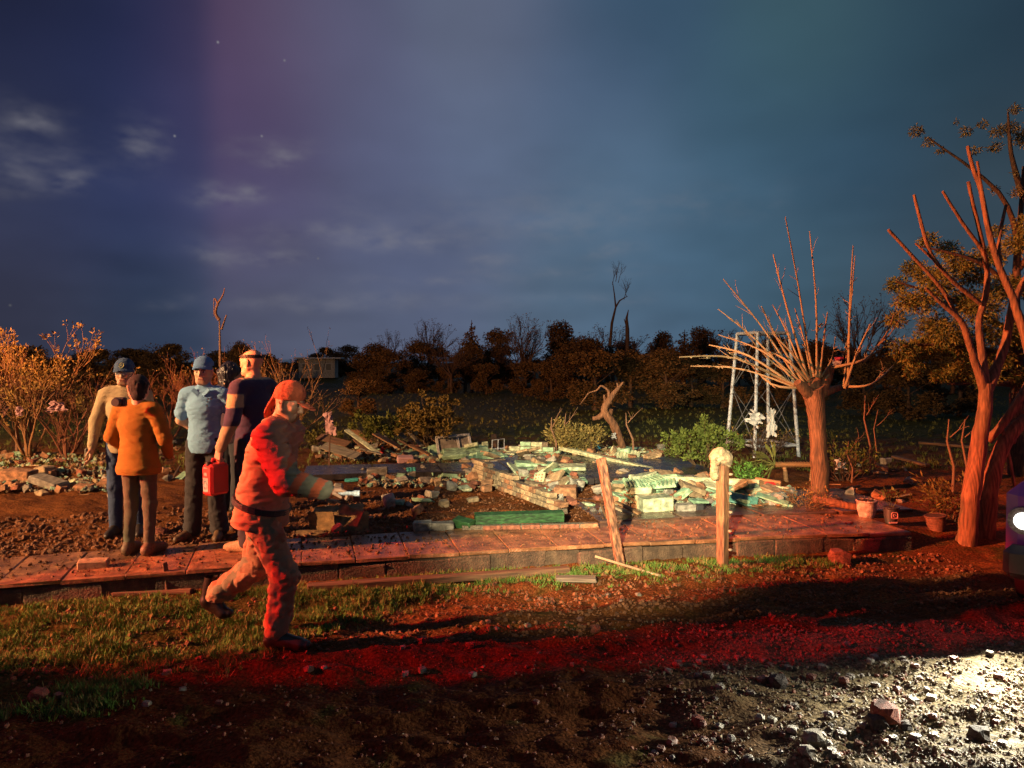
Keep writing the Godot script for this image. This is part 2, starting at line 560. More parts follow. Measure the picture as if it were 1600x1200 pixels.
func make_sky() -> Image:
	var w := 512
	var h := 256
	var im := Image.create(w, h, false, Image.FORMAT_RGBF)
	var marks := []
	var mean := Vector3.ZERO
	for k in SKY_MARKS:
		var c := Color8(k[2], k[3], k[4]).srgb_to_linear()
		marks.append([sky_angles(k[0], k[1]), Vector3(c.r, c.g, c.b)])
		mean += Vector3(c.r, c.g, c.b)
	mean /= SKY_MARKS.size()
	var clouds := []
	for k in SKY_CLOUDS:
		clouds.append([sky_angles(k[0], k[1]), k[2] / FOCAL, k[3] / FOCAL, k[4]])
	var edge0 := sky_angles(302, 300).x
	var edge1 := sky_angles(356, 300).x
	var wisp := FastNoiseLite.new()
	wisp.seed = 5
	wisp.frequency = 1.0
	wisp.fractal_octaves = 5
	for y in h:
		var el := (0.5 - (y + 0.5) / h) * PI
		for x in w:
			var az := fposmod((x + 0.5) / w + 0.5, 1.0) * TAU - PI     # column 0 lies straight ahead, towards -z
			var p := Vector2(az, el)
			var col := mean * 0.075
			var tot := 0.10
			if el > -0.1:
				if absf(az) < 1.5 and el < 1.1:
					for m in marks:
						var q: float = p.distance_squared_to(m[0]) / 0.0078
						var g := exp(-q) + 0.02 / (1.0 + q * q)
						col += m[1] * g
						tot += g
				col /= tot
				var dir := Vector3(sin(az) * cos(el), sin(el), -cos(az) * cos(el))
				var s := dir / maxf(0.16 + absf(dir.y), 0.16)
				var veil := wisp.get_noise_3d(s.x * 1.3 + 7.0, s.y * 2.0, s.z * 1.3)
				col *= 1.12 + 0.22 * veil
				# the rose-coloured veil begins at a distinct edge left of centre
				var t0 := smoothstep(edge0, edge1, az) * exp(-maxf(az - edge1, 0.0) / 0.10) * (0.4 + 0.6 * smoothstep(-0.05, 0.25, el))
				col += Vector3(0.016, 0.003, 0.006) * t0 - Vector3(0.010, 0.008, 0.008) * smoothstep(edge0 - 0.16, edge0, az) * (1.0 - smoothstep(edge0, edge1, az))
			else:
				col = mean * 0.75
			im.set_pixel(x, y, Color(col.x, col.y, col.z))
	# enlarge with wrapped margins so that no seam shows straight ahead
	var wide := Image.create(w + 64, h, false, Image.FORMAT_RGBF)
	wide.blit_rect(im, Rect2i(0, 0, w, h), Vector2i(32, 0))
	wide.blit_rect(im, Rect2i(w - 32, 0, 32, h), Vector2i(0, 0))
	wide.blit_rect(im, Rect2i(0, 0, 32, h), Vector2i(w + 32, 0))
	var k4 := 4096 / w
	wide.resize((w + 64) * k4, h * k4, Image.INTERPOLATE_CUBIC)
	im = wide.get_region(Rect2i(32 * k4, 0, 4096, 2048))
	# small drifting clouds, finer than the rest of the sky
	for c in clouds:
		var cu := int(fposmod(c[0].x / TAU, 1.0) * 4096.0)
		var cv := int((0.5 - c[0].y / PI) * 2048.0)
		var ru := int(c[1] * 3.0 / TAU * 4096.0)
		var rv := int(c[2] * 3.0 / PI * 2048.0)
		for y in range(maxi(cv - rv, 0), mini(cv + rv, 1023)):
			for x in range(cu - ru, cu + ru):
				var u := float(x - cu) / ru * 3.0
				var v := float(y - cv) / rv * 3.0
				var az := x * TAU / 4096.0
				var el := y * PI / 2048.0
				u += 1.1 * wisp.get_noise_3d(az * 9.0, el * 16.0, 1.0)
				v += 1.0 * wisp.get_noise_3d(az * 9.0, el * 16.0, 8.0) + 0.25 * u
				var k2: float = exp(-(u * u + v * v)) * c[3] * clampf(0.7 + 1.2 * wisp.get_noise_3d(az * 22.0, el * 55.0, 3.0), 0.0, 1.5)
				if k2 > 0.004:
					var xx := posmod(x, 4096)
					im.set_pixel(xx, y, im.get_pixel(xx, y).lerp(Color(0.23, 0.225, 0.25), clampf(k2 * 0.62, 0.0, 1.0)))
	for st in [[341, 67, 0.9], [445, 95, 0.6], [272, 212, 0.8], [408, 213, 0.7], [498, 403, 0.4], [17, 476, 0.3]]:
		var a := sky_angles(st[0], st[1])
		var sx := int(fposmod(a.x / TAU, 1.0) * 4096.0)
		var sy := int((0.5 - a.y / PI) * 2048.0)
		im.set_pixel(sx, sy, Color(st[2], st[2], st[2]) * 0.45)
	return im

func place_camera_and_light() -> void:
	var pitch := atan((600.0 - HORIZON) / FOCAL)
	eye_basis = Basis(Vector3.RIGHT, -pitch)
	var cam := Camera3D.new()
	cam.name = "camera"
	cam.fov = rad_to_deg(2.0 * atan(600.0 / FOCAL))
	cam.near = 0.05
	cam.far = 1200.0
	cam.position = Vector3(0, CAM_H, 0)
	cam.basis = eye_basis
	add_child(cam)
	var e := Environment.new()
	e.background_mode = Environment.BG_SKY
	var pm := PanoramaSkyMaterial.new()
	pm.panorama = ImageTexture.create_from_image(make_sky())
	e.sky = Sky.new()
	e.sky.sky_material = pm
	e.background_energy_multiplier = 1.0
	e.tonemap_mode = Environment.TONE_MAPPER_LINEAR
	e.tonemap_exposure = 1.0
	e.sdfgi_enabled = true
	e.ssao_enabled = true
	e.ssil_enabled = true
	var we := WorldEnvironment.new()
	we.name = "surroundings"
	we.environment = e
	add_child(we)
	var moon := DirectionalLight3D.new()      # a veiled moon, all but gone behind the cloud
	moon.name = "moonlight"
	moon.light_energy = 0.012
	moon.light_color = Color(0.75, 0.85, 1.0)
	moon.light_angular_distance = 10.0
	moon.shadow_enabled = true
	moon.rotation_degrees = Vector3(-48, 150, 0)
	add_child(moon)

func lamp(called: String, at: Vector3, to: Vector3, half: float, energy: float, col: Color, blend: float, size: float) -> SpotLight3D:
	var s := SpotLight3D.new()
	s.name = called
	s.light_energy = energy
	s.light_color = col
	s.light_size = size
	s.spot_angle = half
	s.spot_angle_attenuation = blend
	s.spot_range = 160.0
	s.spot_attenuation = 2.0
	s.shadow_enabled = true
	add_child(s)
	s.look_at_from_position(at, to, Vector3.UP)
	return s

# ---------------------------------------------------------------- the land
func soil_colour(x: float, d: float) -> Color:
	var e := lane(clampf(x, -9.0, 7.0))
	var red := Vector3(0.38, 0.135, 0.045)
	var mud := Vector3(0.26, 0.09, 0.032)
	var grit := Vector3(0.32, 0.25, 0.14)
	var turf := Vector3(0.085, 0.10, 0.028)
	var field := Vector3(0.125, 0.125, 0.032)
	var n := noise.get_noise_2d(x * 1.7 + 3.0, d * 1.7)
	var n2 := fine.get_noise_2d(x * 2.4, d * 2.4 + 40.0)
	var c := mud.lerp(red, clampf(0.5 + n, 0.0, 1.0))
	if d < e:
		c = Vector3(0.16, 0.055, 0.021).lerp(c, clampf(smooth(e - 1.9, e - 1.0, d + 0.3 * n2) + 0.35 * n2, 0.0, 1.0))      # wet road mud, darkened further to stand for the foreground shade
		var t := smooth(-0.15, 0.3, n2 + 0.5 * n + turf_share(x, d) - 0.5)
		c = c.lerp(turf, t * 0.8)
		var g := smooth(0.5, 2.0, x + 0.35 * n) * smooth(e - 1.7, e - 2.2, d + 0.2 * n2)
		c = c.lerp(grit, g)
	else:
		c = c.lerp(field, smooth(14.0, 19.0, d + 3.0 * n))
		c = c.lerp(Vector3(0.16, 0.115, 0.034), smooth(24.0, 36.0, d + 9.0 * n) * 0.6)
	return Color(c.x, c.y, c.z)

func turf_share(x: float, d: float) -> float:       # where the verge has grass
	var e := lane(clampf(x, -9.0, 7.0))
	var near := 1.75 * smooth(-0.2, -2.6, x) + 0.55
	var k := smooth(e - near - 0.2, e - near + 0.35, d) * smooth(e - 0.02, e - 0.12, d)
	return k * lerpf(0.35, 1.0, smooth(1.0, -1.6, x))

func build_ground() -> void:
	var ds := []
	var d := -6.0
	while d < 260.0:
		ds.append(d)
		if d < 2.4: d += 0.5 if d < 1.5 else 0.1
		elif d < 5.6: d += 0.026
		elif d < 12.0: d += 0.05
		elif d < 24.0: d += 0.2
		else: d += 1.0 + (d - 24.0) * 0.06
	var us := []
	var u := -1.0
	while u <= 1.0001:
		us.append(u)
		u += 0.0062
	var far := [-60.0, -40.0, -26.0, -18.0, -14.0, -11.0]
	var g := Geo.new()
	var cols := us.size() + far.size() * 2
	for dd in ds:
		var w := 3.0 + maxf(dd, 0.0) * 0.74
		var xs := []
		for f in far:
			xs.append(f * maxf(1.0, w / 10.0) - w * 0.2)
		for k in us:
			xs.append(k * w)
		for i in range(far.size() - 1, -1, -1):
			xs.append(-far[i] * maxf(1.0, w / 10.0) + w * 0.2)
		for x in xs:
			g.v.append(Vector3(x, height_at(x, dd), -dd))
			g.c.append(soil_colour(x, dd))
	g.n.resize(g.v.size())
	for r in ds.size():
		for k in cols:
			var i := r * cols + k
			var a := g.v[i - 1] if k > 0 else g.v[i]
			var b := g.v[i + 1] if k < cols - 1 else g.v[i]
			var p := g.v[i - cols] if r > 0 else g.v[i]
			var q := g.v[i + cols] if r < ds.size() - 1 else g.v[i]
			var nn := (b - a).cross(q - p)
			g.n[i] = nn.normalized() if nn.y > 0 else -nn.normalized()
			if r < ds.size() - 1 and k < cols - 1:
				g.ix.append_array(PackedInt32Array([i, i + cols, i + 1, i + 1, i + cols, i + cols + 1]))
	kind(part("ground", g.mesh(), M.soil), "structure")

func build_pavement() -> void:
	# one row of worn slabs, each its own piece, over a row of kerb stones
	var walk := Node3D.new()
	walk.name = "pavement"
	add_child(walk)
	kind(walk, "structure")
	var x := -8.2
	var tops := []
	for i in 3:
		var q := Geo.new()
		q.box(Transform3D(), Vector3(0.452, 0.036, 0.93), 0.006, 0.003, rng)
		tops.append(q.mesh())
	var i2 := 0
	while x < 3.75:
		var ang := atan(0.225 - 0.024 * x)
		var mid := lane(x) + 0.47
		var o := part("slab", tops[i2 % 3], M.pavement, walk)
		o.position = Vector3(x - 0.47 * sin(ang) * 0.0, 0.181 + rng.randf_range(-0.008, 0.006), -mid)
		o.rotation = Vector3(rng.randf_range(-0.008, 0.008), ang + rng.randf_range(-0.008, 0.008), rng.randf_range(-0.012, 0.012))
		x += 0.46 * cos(ang)
		i2 += 1
	var stones := []
	for i in 6:
		var q := Geo.new()
		q.box(Transform3D(), Vector3([0.5, 0.34, 0.62, 0.42, 0.55, 0.38][i] + 0.02, 0.22, 0.17), 0.014, 0.016, rng)
		stones.append(q.mesh())
	x = -8.2
	i2 = 0
	while x < 3.7:
		var ang := atan(0.225 - 0.024 * x)
		var lk: float = [0.5, 0.34, 0.62, 0.42, 0.55, 0.38][i2 % 6]
		x += lk * 0.5 * cos(ang)
		var o := part("kerb_stone", stones[i2 % 6], M.kerb, walk)
		o.position = Vector3(x, 0.052 + rng.randf_range(-0.012, 0.002), -(lane(x) + 0.085 + rng.randf_range(-0.015, 0.012)))
		o.rotation = Vector3(rng.randf_range(-0.05, 0.05), ang + rng.randf_range(-0.03, 0.03), rng.randf_range(-0.015, 0.015))
		x += lk * 0.5 * cos(ang)
		i2 += 1
	# the wet concrete apron behind the pavement on the right, four bays
	var apron := Node3D.new()
	apron.name = "patio"
	add_child(apron)
	kind(apron, "structure")
	for k in 4:
		var x0 := 0.95 + k * 0.92
		var g := Geo.new()
		g.box(Transform3D(), Vector3(0.905, 0.06, 1.42), 0.008, 0.004, rng)
		var o := part("concrete_bay", g.mesh(), M.patio, apron)
		o.position = Vector3(x0 + 0.3, 0.175 + 0.004 * k, -(lane(x0 + 0.46) + 0.96 + 0.72))
		o.rotation.y = atan(0.19)
	# dark tiled floor of the vanished house
	var house := Node3D.new()
	house.name = "house_floor"
	add_child(house)
	kind(house, "structure")
	var c := flat_point(960, 742, 0.24)
	for a in [[-0.95, 0.0], [0.05, 0.0], [1.05, 0.0], [-0.95, -1.0], [0.05, -1.0], [1.05, -1.0], [-1.95, -1.0], [-2.95, -1.05], [-3.95, -1.1], [-0.95, -2.0], [0.05, -2.0]]:
		var g := Geo.new()
		g.box(Transform3D(), Vector3(0.985, 0.09, 0.985), 0.006, 0.004, rng)
		var o := part("floor_panel", g.mesh(), M.floor, house)
		var rot := Basis(Vector3.UP, 0.2)
		o.position = c + rot * Vector3(a[0], rng.randf_range(-0.004, 0.004), a[1])
		o.rotation.y = 0.2

func scatter(called: String, meshes: Array, m: Material, n: int, place: Callable, label: String, category: String) -> void:
	# uncountable small stuff: one MultiMesh per shape
	for k in meshes.size():
		var mm := MultiMesh.new()
		mm.transform_format = MultiMesh.TRANSFORM_3D
		mm.use_colors = true
		mm.mesh = meshes[k]
		mm.instance_count = n / meshes.size()
		for i in mm.instance_count:
			var r: Array = place.call()
			mm.set_instance_transform(i, r[0])
			mm.set_instance_color(i, r[1])
		var o := MultiMeshInstance3D.new()
		o.name = numbered(called)
		o.multimesh = mm
		o.material_override = m
		add_child(o)
		tag(o, label, category)
		kind(o, "stuff")

func turned(s: Vector3, p: Vector3) -> Transform3D:
	return Transform3D(Basis.from_euler(Vector3(rng.randf() * TAU, rng.randf() * TAU, rng.randf() * TAU)).scaled_local(s), p)

func place_gravel() -> Array:
	for t in 40:
		var d := lerpf(2.6, 5.6, rng.randf())
		var x := rng.randf_range(-0.7, 0.72) * d
		var e := lane(x)
		var want := smooth(0.3, 1.9, x) * smooth(e - 1.3, e - 1.9, d) + 0.07
		if rng.randf() > want * (0.55 + fine.get_noise_2d(x * 3.0, d * 3.0)):
			continue
		var s := 0.005 + 0.016 * pow(rng.randf(), 4.0)
		var k := rng.randf_range(0.6, 1.25)
		var col := Color(0.38, 0.30, 0.18) * k
		if rng.randf() < 0.22 + 0.75 * smooth(1.6, 0.2, x):
			col = Color(0.36, 0.13, 0.07) * k
		return [turned(Vector3(s * rng.randf_range(0.8, 1.5), s * rng.randf_range(0.6, 1.0), s), land(x, d) + Vector3(0, s * 0.2, 0)), col]
	return [Transform3D(Basis().scaled(Vector3.ONE * 0.01), land(2.0, 3.2)), Color(0.3, 0.26, 0.2)]

func place_clod() -> Array:
	for t in 60:
		var x := 0.0
		var d := 0.0
		var zone := rng.randf()
		if rng.randf() < 0.05:           # trodden on to the slabs
			x = rng.randf_range(-4.5, 3.6)
			d = lane(x) + rng.randf_range(0.05, 0.92)
			var s0 := 0.006 + 0.022 * pow(rng.randf(), 3.0)
			return [turned(Vector3(s0 * 1.3, s0 * 0.7, s0), Vector3(x, 0.202, -d)), Color(0.34, 0.13, 0.05) * rng.randf_range(0.6, 1.2)]
		if zone < 0.42:                  # verge of red earth
			x = rng.randf_range(-3.4, 4.2)
			d = lane(x) - rng.randf_range(0.15, 1.7)
			if rng.randf() > 0.30 + 1.6 * noise.get_noise_2d(x * 1.3, d * 3.0 + 11.0) * 0.8 + 0.3 * smooth(-1.5, 0.5, x):
				continue
		elif zone < 0.76:                # churned earth behind the people
			x = rng.randf_range(-6.5, -1.0)
			d = lane(x) + rng.randf_range(0.98, 3.0)
			if rng.randf() > 0.75 - 0.25 * (d - lane(x) - 1.0):
				continue
		else:                            # the bare lot
			x = rng.randf_range(-2.2, 1.2)
			d = lane(x) + rng.randf_range(1.05, 3.6)
			if rng.randf() > 0.4 + 0.9 * fine.get_noise_2d(x * 2.0, d * 2.0):
				continue
		var s := (0.012 + 0.040 * pow(rng.randf(), 3.5)) * (0.62 if zone < 0.42 else (1.0 if zone < 0.76 else 0.55))
		var k := rng.randf_range(0.55, 1.25)
		return [turned(Vector3(s * 1.2, s * 0.8, s), land(x, d) + Vector3(0, s * 0.15, 0)), Color(0.38, 0.14, 0.05) * k]
	return [Transform3D(Basis().scaled(Vector3.ONE * 0.01), land(-2.0, 9.0)), Color(0.2, 0.1, 0.05)]

func place_grass() -> Array:
	for t in 80:
		var x := rng.randf_range(-4.2, 3.0)
		var d := lane(x) - rng.randf_range(0.06, 2.3)
		if rng.randf() > turf_share(x, d) * clampf(0.42 + 1.5 * fine.get_noise_2d(x * 1.6 + 7.0, d * 2.6), 0.0, 1.0):
			continue
		var s := rng.randf_range(0.5, 1.25)
		var k := rng.randf_range(0.55, 1.3)
		var col := Color(0.10, 0.18, 0.035) * k
		if rng.randf() < 0.3:
			col = Color(0.22, 0.17, 0.06) * k
		var b := Basis(Vector3.UP, rng.randf() * TAU) * Basis(Vector3.RIGHT, rng.randf_range(-0.5, 0.5))
		return [Transform3D(b.scaled_local(Vector3(s, s * rng.randf_range(0.6, 1.1), s)), land(x, d)), col]
	return [Transform3D(Basis().scaled(Vector3.ONE * 0.2), land(-3.0, 5.0)), Color(0.1, 0.12, 0.03)]

func place_weed() -> Array:      # field grass and flattened weeds farther off
	var d := 12.0 + 34.0 * pow(rng.randf(), 1.6)
	var x := rng.randf_range(-0.72, 0.72) * d
	var s := rng.randf_range(0.8, 2.4)
	var k := rng.randf_range(0.5, 1.3)
	var b := Basis(Vector3.UP, rng.randf() * TAU) * Basis(Vector3.RIGHT, rng.randf_range(-0.7, 0.7))
	return [Transform3D(b.scaled_local(Vector3(s, s, s)), land(x, d)), Color(0.12, 0.125, 0.033) * k]

var crumb_zones := []

func place_crumb() -> Array:
	var z: Array = crumb_zones[rng.randi() % crumb_zones.size()]
	var p := ground(rng.randf_range(z[0], z[1]), rng.randf_range(z[2], z[3]))
	if -p.z < lane(p.x) + 1.05:
		p = land(p.x, lane(p.x) + 1.1 + rng.randf() * 0.5)
	var s := 0.012 + 0.05 * pow(rng.randf(), 2.5)
	var col: Color = [Color(0.46, 0.76, 0.54), Color(0.72, 0.62, 0.40), Color(0.50, 0.22, 0.10), Color(0.62, 0.42, 0.22), Color(0.64, 0.80, 0.52), Color(0.30, 0.16, 0.08)][rng.randi() % 6]
	return [turned(Vector3(s * 1.5, s * 0.6, s), p + Vector3(0, s * 0.25 + rng.randf() * 0.03, 0)), col * rng.randf_range(0.6, 1.1)]

func build_cover() -> void:
	var stones := []
	for i in 4:
		var g := Geo.new()
		g.rock(Vector3.ONE, rng, 0.2)
		stones.append(g.mesh())
	scatter("gravel", stones, M.gravel, 16000, place_gravel, "loose wet gravel strewn over the muddy road", "gravel")
	scatter("earth_clods", stones, M.clod, 15000, place_clod, "crumbled clods of red earth over the lot and verge", "soil")
	crumb_zones = [[500, 700, 698, 722], [640, 790, 710, 730], [770, 880, 704, 728], [790, 905, 732, 770], [800, 900, 736, 776], [880, 960, 712, 738], [950, 1060, 744, 796], [960, 1050, 750, 796], [1056, 1125, 750, 794], [1135, 1240, 768, 790], [560, 760, 736, 762], [0, 190, 712, 770], [930, 1040, 704, 724]]
	scatter("rubble_crumbs", stones, M.clod, 15000, place_crumb, "crumbs of plaster and brick strewn through the rubble", "rubble")
	var tufts := []
	for i in 3:
		var g := Geo.new()
		for b in 7:
			var a := rng.randf() * TAU
			var dir := (Vector3(cos(a), 0, sin(a)) * rng.randf_range(0.3, 1.0) + Vector3.UP).normalized()
			g.leaf(Vector3(rng.randf_range(-0.015, 0.015), -0.004, rng.randf_range(-0.015, 0.015)), dir, Vector3(-sin(a), 0, cos(a)), rng.randf_range(0.03, 0.075), 0.003, Color.WHITE)
		tufts.append(g.mesh())
	scatter("grass", tufts, M.leaf, 20000, place_grass, "short trampled grass along the verge in front of the pavement", "grass")
	scatter("field_weeds", tufts, M.leaf, 7000, place_weed, "low rough weeds over the dark field behind the rubble", "weeds")

# ---------------------------------------------------------------- trees and shrubs
func wander(a: Vector3, b: Vector3, steps: int, amp: float) -> Array:
	var out := []
	for i in steps + 1:
		var t := float(i) / steps
		var w := sin(t * PI) if i < steps else 0.0
		out.append(a.lerp(b, t) + Vector3(rng.randf_range(-1, 1), rng.randf_range(-1, 1), rng.randf_range(-1, 1)) * amp * w)
	return out

func taper(n: int, r0: float, r1: float) -> Array:
	var out := []
	for i in n:
		out.append(lerpf(r0, r1, float(i) / (n - 1)))
	return out

func twigs(g: Geo, at: Vector3, dir: Vector3, l: float, r: float, level: int, col: Color, tips: Array, spread := 0.6) -> void:
	var pts := [at]
	var p := at
	var dd := dir
	for i in 3:
		dd = (dd + Vector3(rng.randf_range(-1, 1), rng.randf_range(-0.6, 0.9), rng.randf_range(-1, 1)) * 0.22).normalized()
		p += dd * l / 3.0
		pts.append(p)
	g.tube(pts, taper(4, r, r * 0.5), 4 if level < 2 else 5, col)
	if level == 0:
		tips.append([p, dd])
		return
	for k in 2 + int(rng.randf() * 2.0):
		var s: Vector3 = pts[1 + rng.randi() % 3]
		var nd := (dd + Vector3(rng.randf_range(-1, 1), rng.randf_range(-0.5, 0.8), rng.randf_range(-1, 1)) * spread).normalized()
		twigs(g, s, nd, l * rng.randf_range(0.55, 0.8), r * 0.55, level - 1, col, tips, spread)
	twigs(g, p, dd, l * 0.7, r * 0.5, level - 1, col, tips, spread)

func leaves_at(g: Geo, tips: Array, each: int, reach: float, l: float, w: float, col: Color) -> void:
	for t in tips:
		for k in each:
			var o := Vector3(rng.randf_range(-1, 1), rng.randf_range(-1, 1), rng.randf_range(-1, 1)) * reach
			var dir: Vector3 = (t[1] + Vector3(rng.randf_range(-1, 1), rng.randf_range(-1, 0.6), rng.randf_range(-1, 1))).normalized()
			var side := dir.cross(Vector3(rng.randf_range(-1, 1), rng.randf_range(-1, 1), rng.randf_range(-1, 1))).normalized()
			var k2 := rng.randf_range(0.55, 1.3)
			g.leaf(t[0] + o, dir, side, l * rng.randf_range(0.6, 1.3), w * rng.randf_range(0.7, 1.2), col * k2)

func bush(called: String, label: String, category: String, at: Vector3, h: float, stems: int, lean: float, level: int, twig: Color, leaf: Color, each: int, l: float, w: float, tilt := Vector3.ZERO, spread := 0.6, group := "") -> Node3D:
	var o := thing(called, label, category, at, 0.0, group)
	var g := Geo.new()
	var tips := []
	for i in stems:
		var a := TAU * i / stems + rng.randf()
		var dir := (Vector3(cos(a), 0, sin(a)) * lean * rng.randf_range(0.3, 1.0) + Vector3.UP + tilt).normalized()
		twigs(g, Vector3(cos(a), 0, sin(a)) * 0.05 - Vector3(0, 0.05, 0), dir, h * rng.randf_range(0.38, 0.55), h * 0.013 + 0.004, level, twig, tips, spread)
	part("stems", g.mesh(), M.twig, o)
	if each > 0:
		var f := Geo.new()
		leaves_at(f, tips, each, 0.05, l, w, leaf)
		part("foliage", f.mesh(), M.leaf, o)
	return o

func clump_leaves(f: Geo, clumps: Array, n: int, l: float, w: float, col: Color, hollow := 0.5) -> void:
	for c in clumps:
		var cnt := int(n * c[1] * c[1])
		for i in cnt:
			var dir := Vector3(rng.randfn(), rng.randfn(), rng.randfn()).normalized()
			var r: float = c[1] * lerpf(hollow, 1.0, sqrt(rng.randf())) * (0.75 + 0.5 * noise.get_noise_3dv(dir * 2.0 + c[0]))
			var p: Vector3 = c[0] + dir * r * Vector3(1.0, 0.72, 1.0)
			var d2 := (dir + Vector3(rng.randf_range(-1, 1), rng.randf_range(-1.2, 0.6), rng.randf_range(-1, 1))).normalized()
			var side := d2.cross(Vector3(rng.randf_range(-1, 1), rng.randf_range(-1, 1), rng.randf_range(-1, 1))).normalized()
			f.leaf(p, d2, side, l * rng.randf_range(0.6, 1.4), w * rng.randf_range(0.7, 1.3), col * rng.randf_range(0.5, 1.4))

func far_tree(v: int) -> Array:       # [trunk mesh, crown mesh], 4 m tall
	var g := Geo.new()
	var f := Geo.new()
	var tips := []
	var brown := Color(0.10, 0.062, 0.028)
	if v == 3:                           # a ragged conifer
		g.tube([Vector3(0, -0.2, 0), Vector3(0.03, 2, 0), Vector3(0, 3.9, 0)], [0.09, 0.06, 0.015], 5, Color(0.12, 0.06, 0.03))
		for k in 15:
			var y := 0.9 + k * 0.2
			var r := (4.1 - y) * 0.28 * rng.randf_range(0.6, 1.25)
			clump_leaves(f, [[Vector3(r * 0.5 * cos(k * 2.4), y, r * 0.5 * sin(k * 2.4)), r]], 1100, 0.12, 0.04, brown, 0.05)
	elif v == 4:                         # bare, fan of twigs
		g.tube([Vector3(0, -0.2, 0), Vector3(0.05, 0.8, 0), Vector3(0, 1.5, 0)], [0.10, 0.08, 0.06], 5, Color(0.12, 0.06, 0.03))
		for k in 7:
			twigs(g, Vector3(0, 1.0 + 0.07 * k, 0), Vector3(cos(k * 2.2) * 0.6, 1.0, sin(k * 2.2) * 0.6).normalized(), 1.2, 0.05, 3, Color(0.12, 0.06, 0.03), tips, 0.5)
		leaves_at(f, tips, 3, 0.08, 0.09, 0.025, brown)
	else:
		g.tube([Vector3(0, -0.2, 0), Vector3(0.08, 1.0, 0.03), Vector3(0.0, 2.2, 0)], [0.12, 0.09, 0.05], 5, Color(0.12, 0.06, 0.03))
		var cl := []
		for k in 16 + v * 2:
			var a := rng.randf() * TAU
			var y := rng.randf_range(0.35 if v < 2 else 1.0, 3.45)
			var rr := (1.35 if v < 2 else 1.0) * sin(clampf((y + 0.5) / 4.4, 0.0, 1.0) * PI) * rng.randf_range(0.2, 1.0)
			cl.append([Vector3(cos(a) * rr, y, sin(a) * rr), rng.randf_range(0.35, 0.75)])
		for k in 4:
			twigs(g, Vector3(0, 1.2 + 0.3 * k, 0), Vector3(cos(k * 1.9) * 0.7, 1, sin(k * 1.9) * 0.7).normalized(), 0.9, 0.03, 1, Color(0.12, 0.06, 0.03), tips, 0.6)
		clump_leaves(f, cl, 1300 - v * 250, 0.11, 0.04, brown, 0.2)
		leaves_at(f, tips, 8, 0.16, 0.13, 0.045, brown)
	return [g.mesh(), f.mesh()]

func sector(px: float) -> String:
	var marks := [[110, "behind the tall lit shrub"], [190, "left of the beige jacket"], [300, "between the two capped men"], [430, "behind the balding man"], [560, "by the white house"], [690, "above the leafy bush"], [800, "below the small conifer"], [920, "left of the tall stripped tree"], [1010, "under the tall stripped tree"], [1130, "left of the tank tower"], [1260, "behind the tank tower"], [1400, "right of the pollarded tree"], [1700, "behind the lopped tree"]]
	for m in marks:
		if px < m[0]:
			return m[1]
	return "behind the lopped tree"

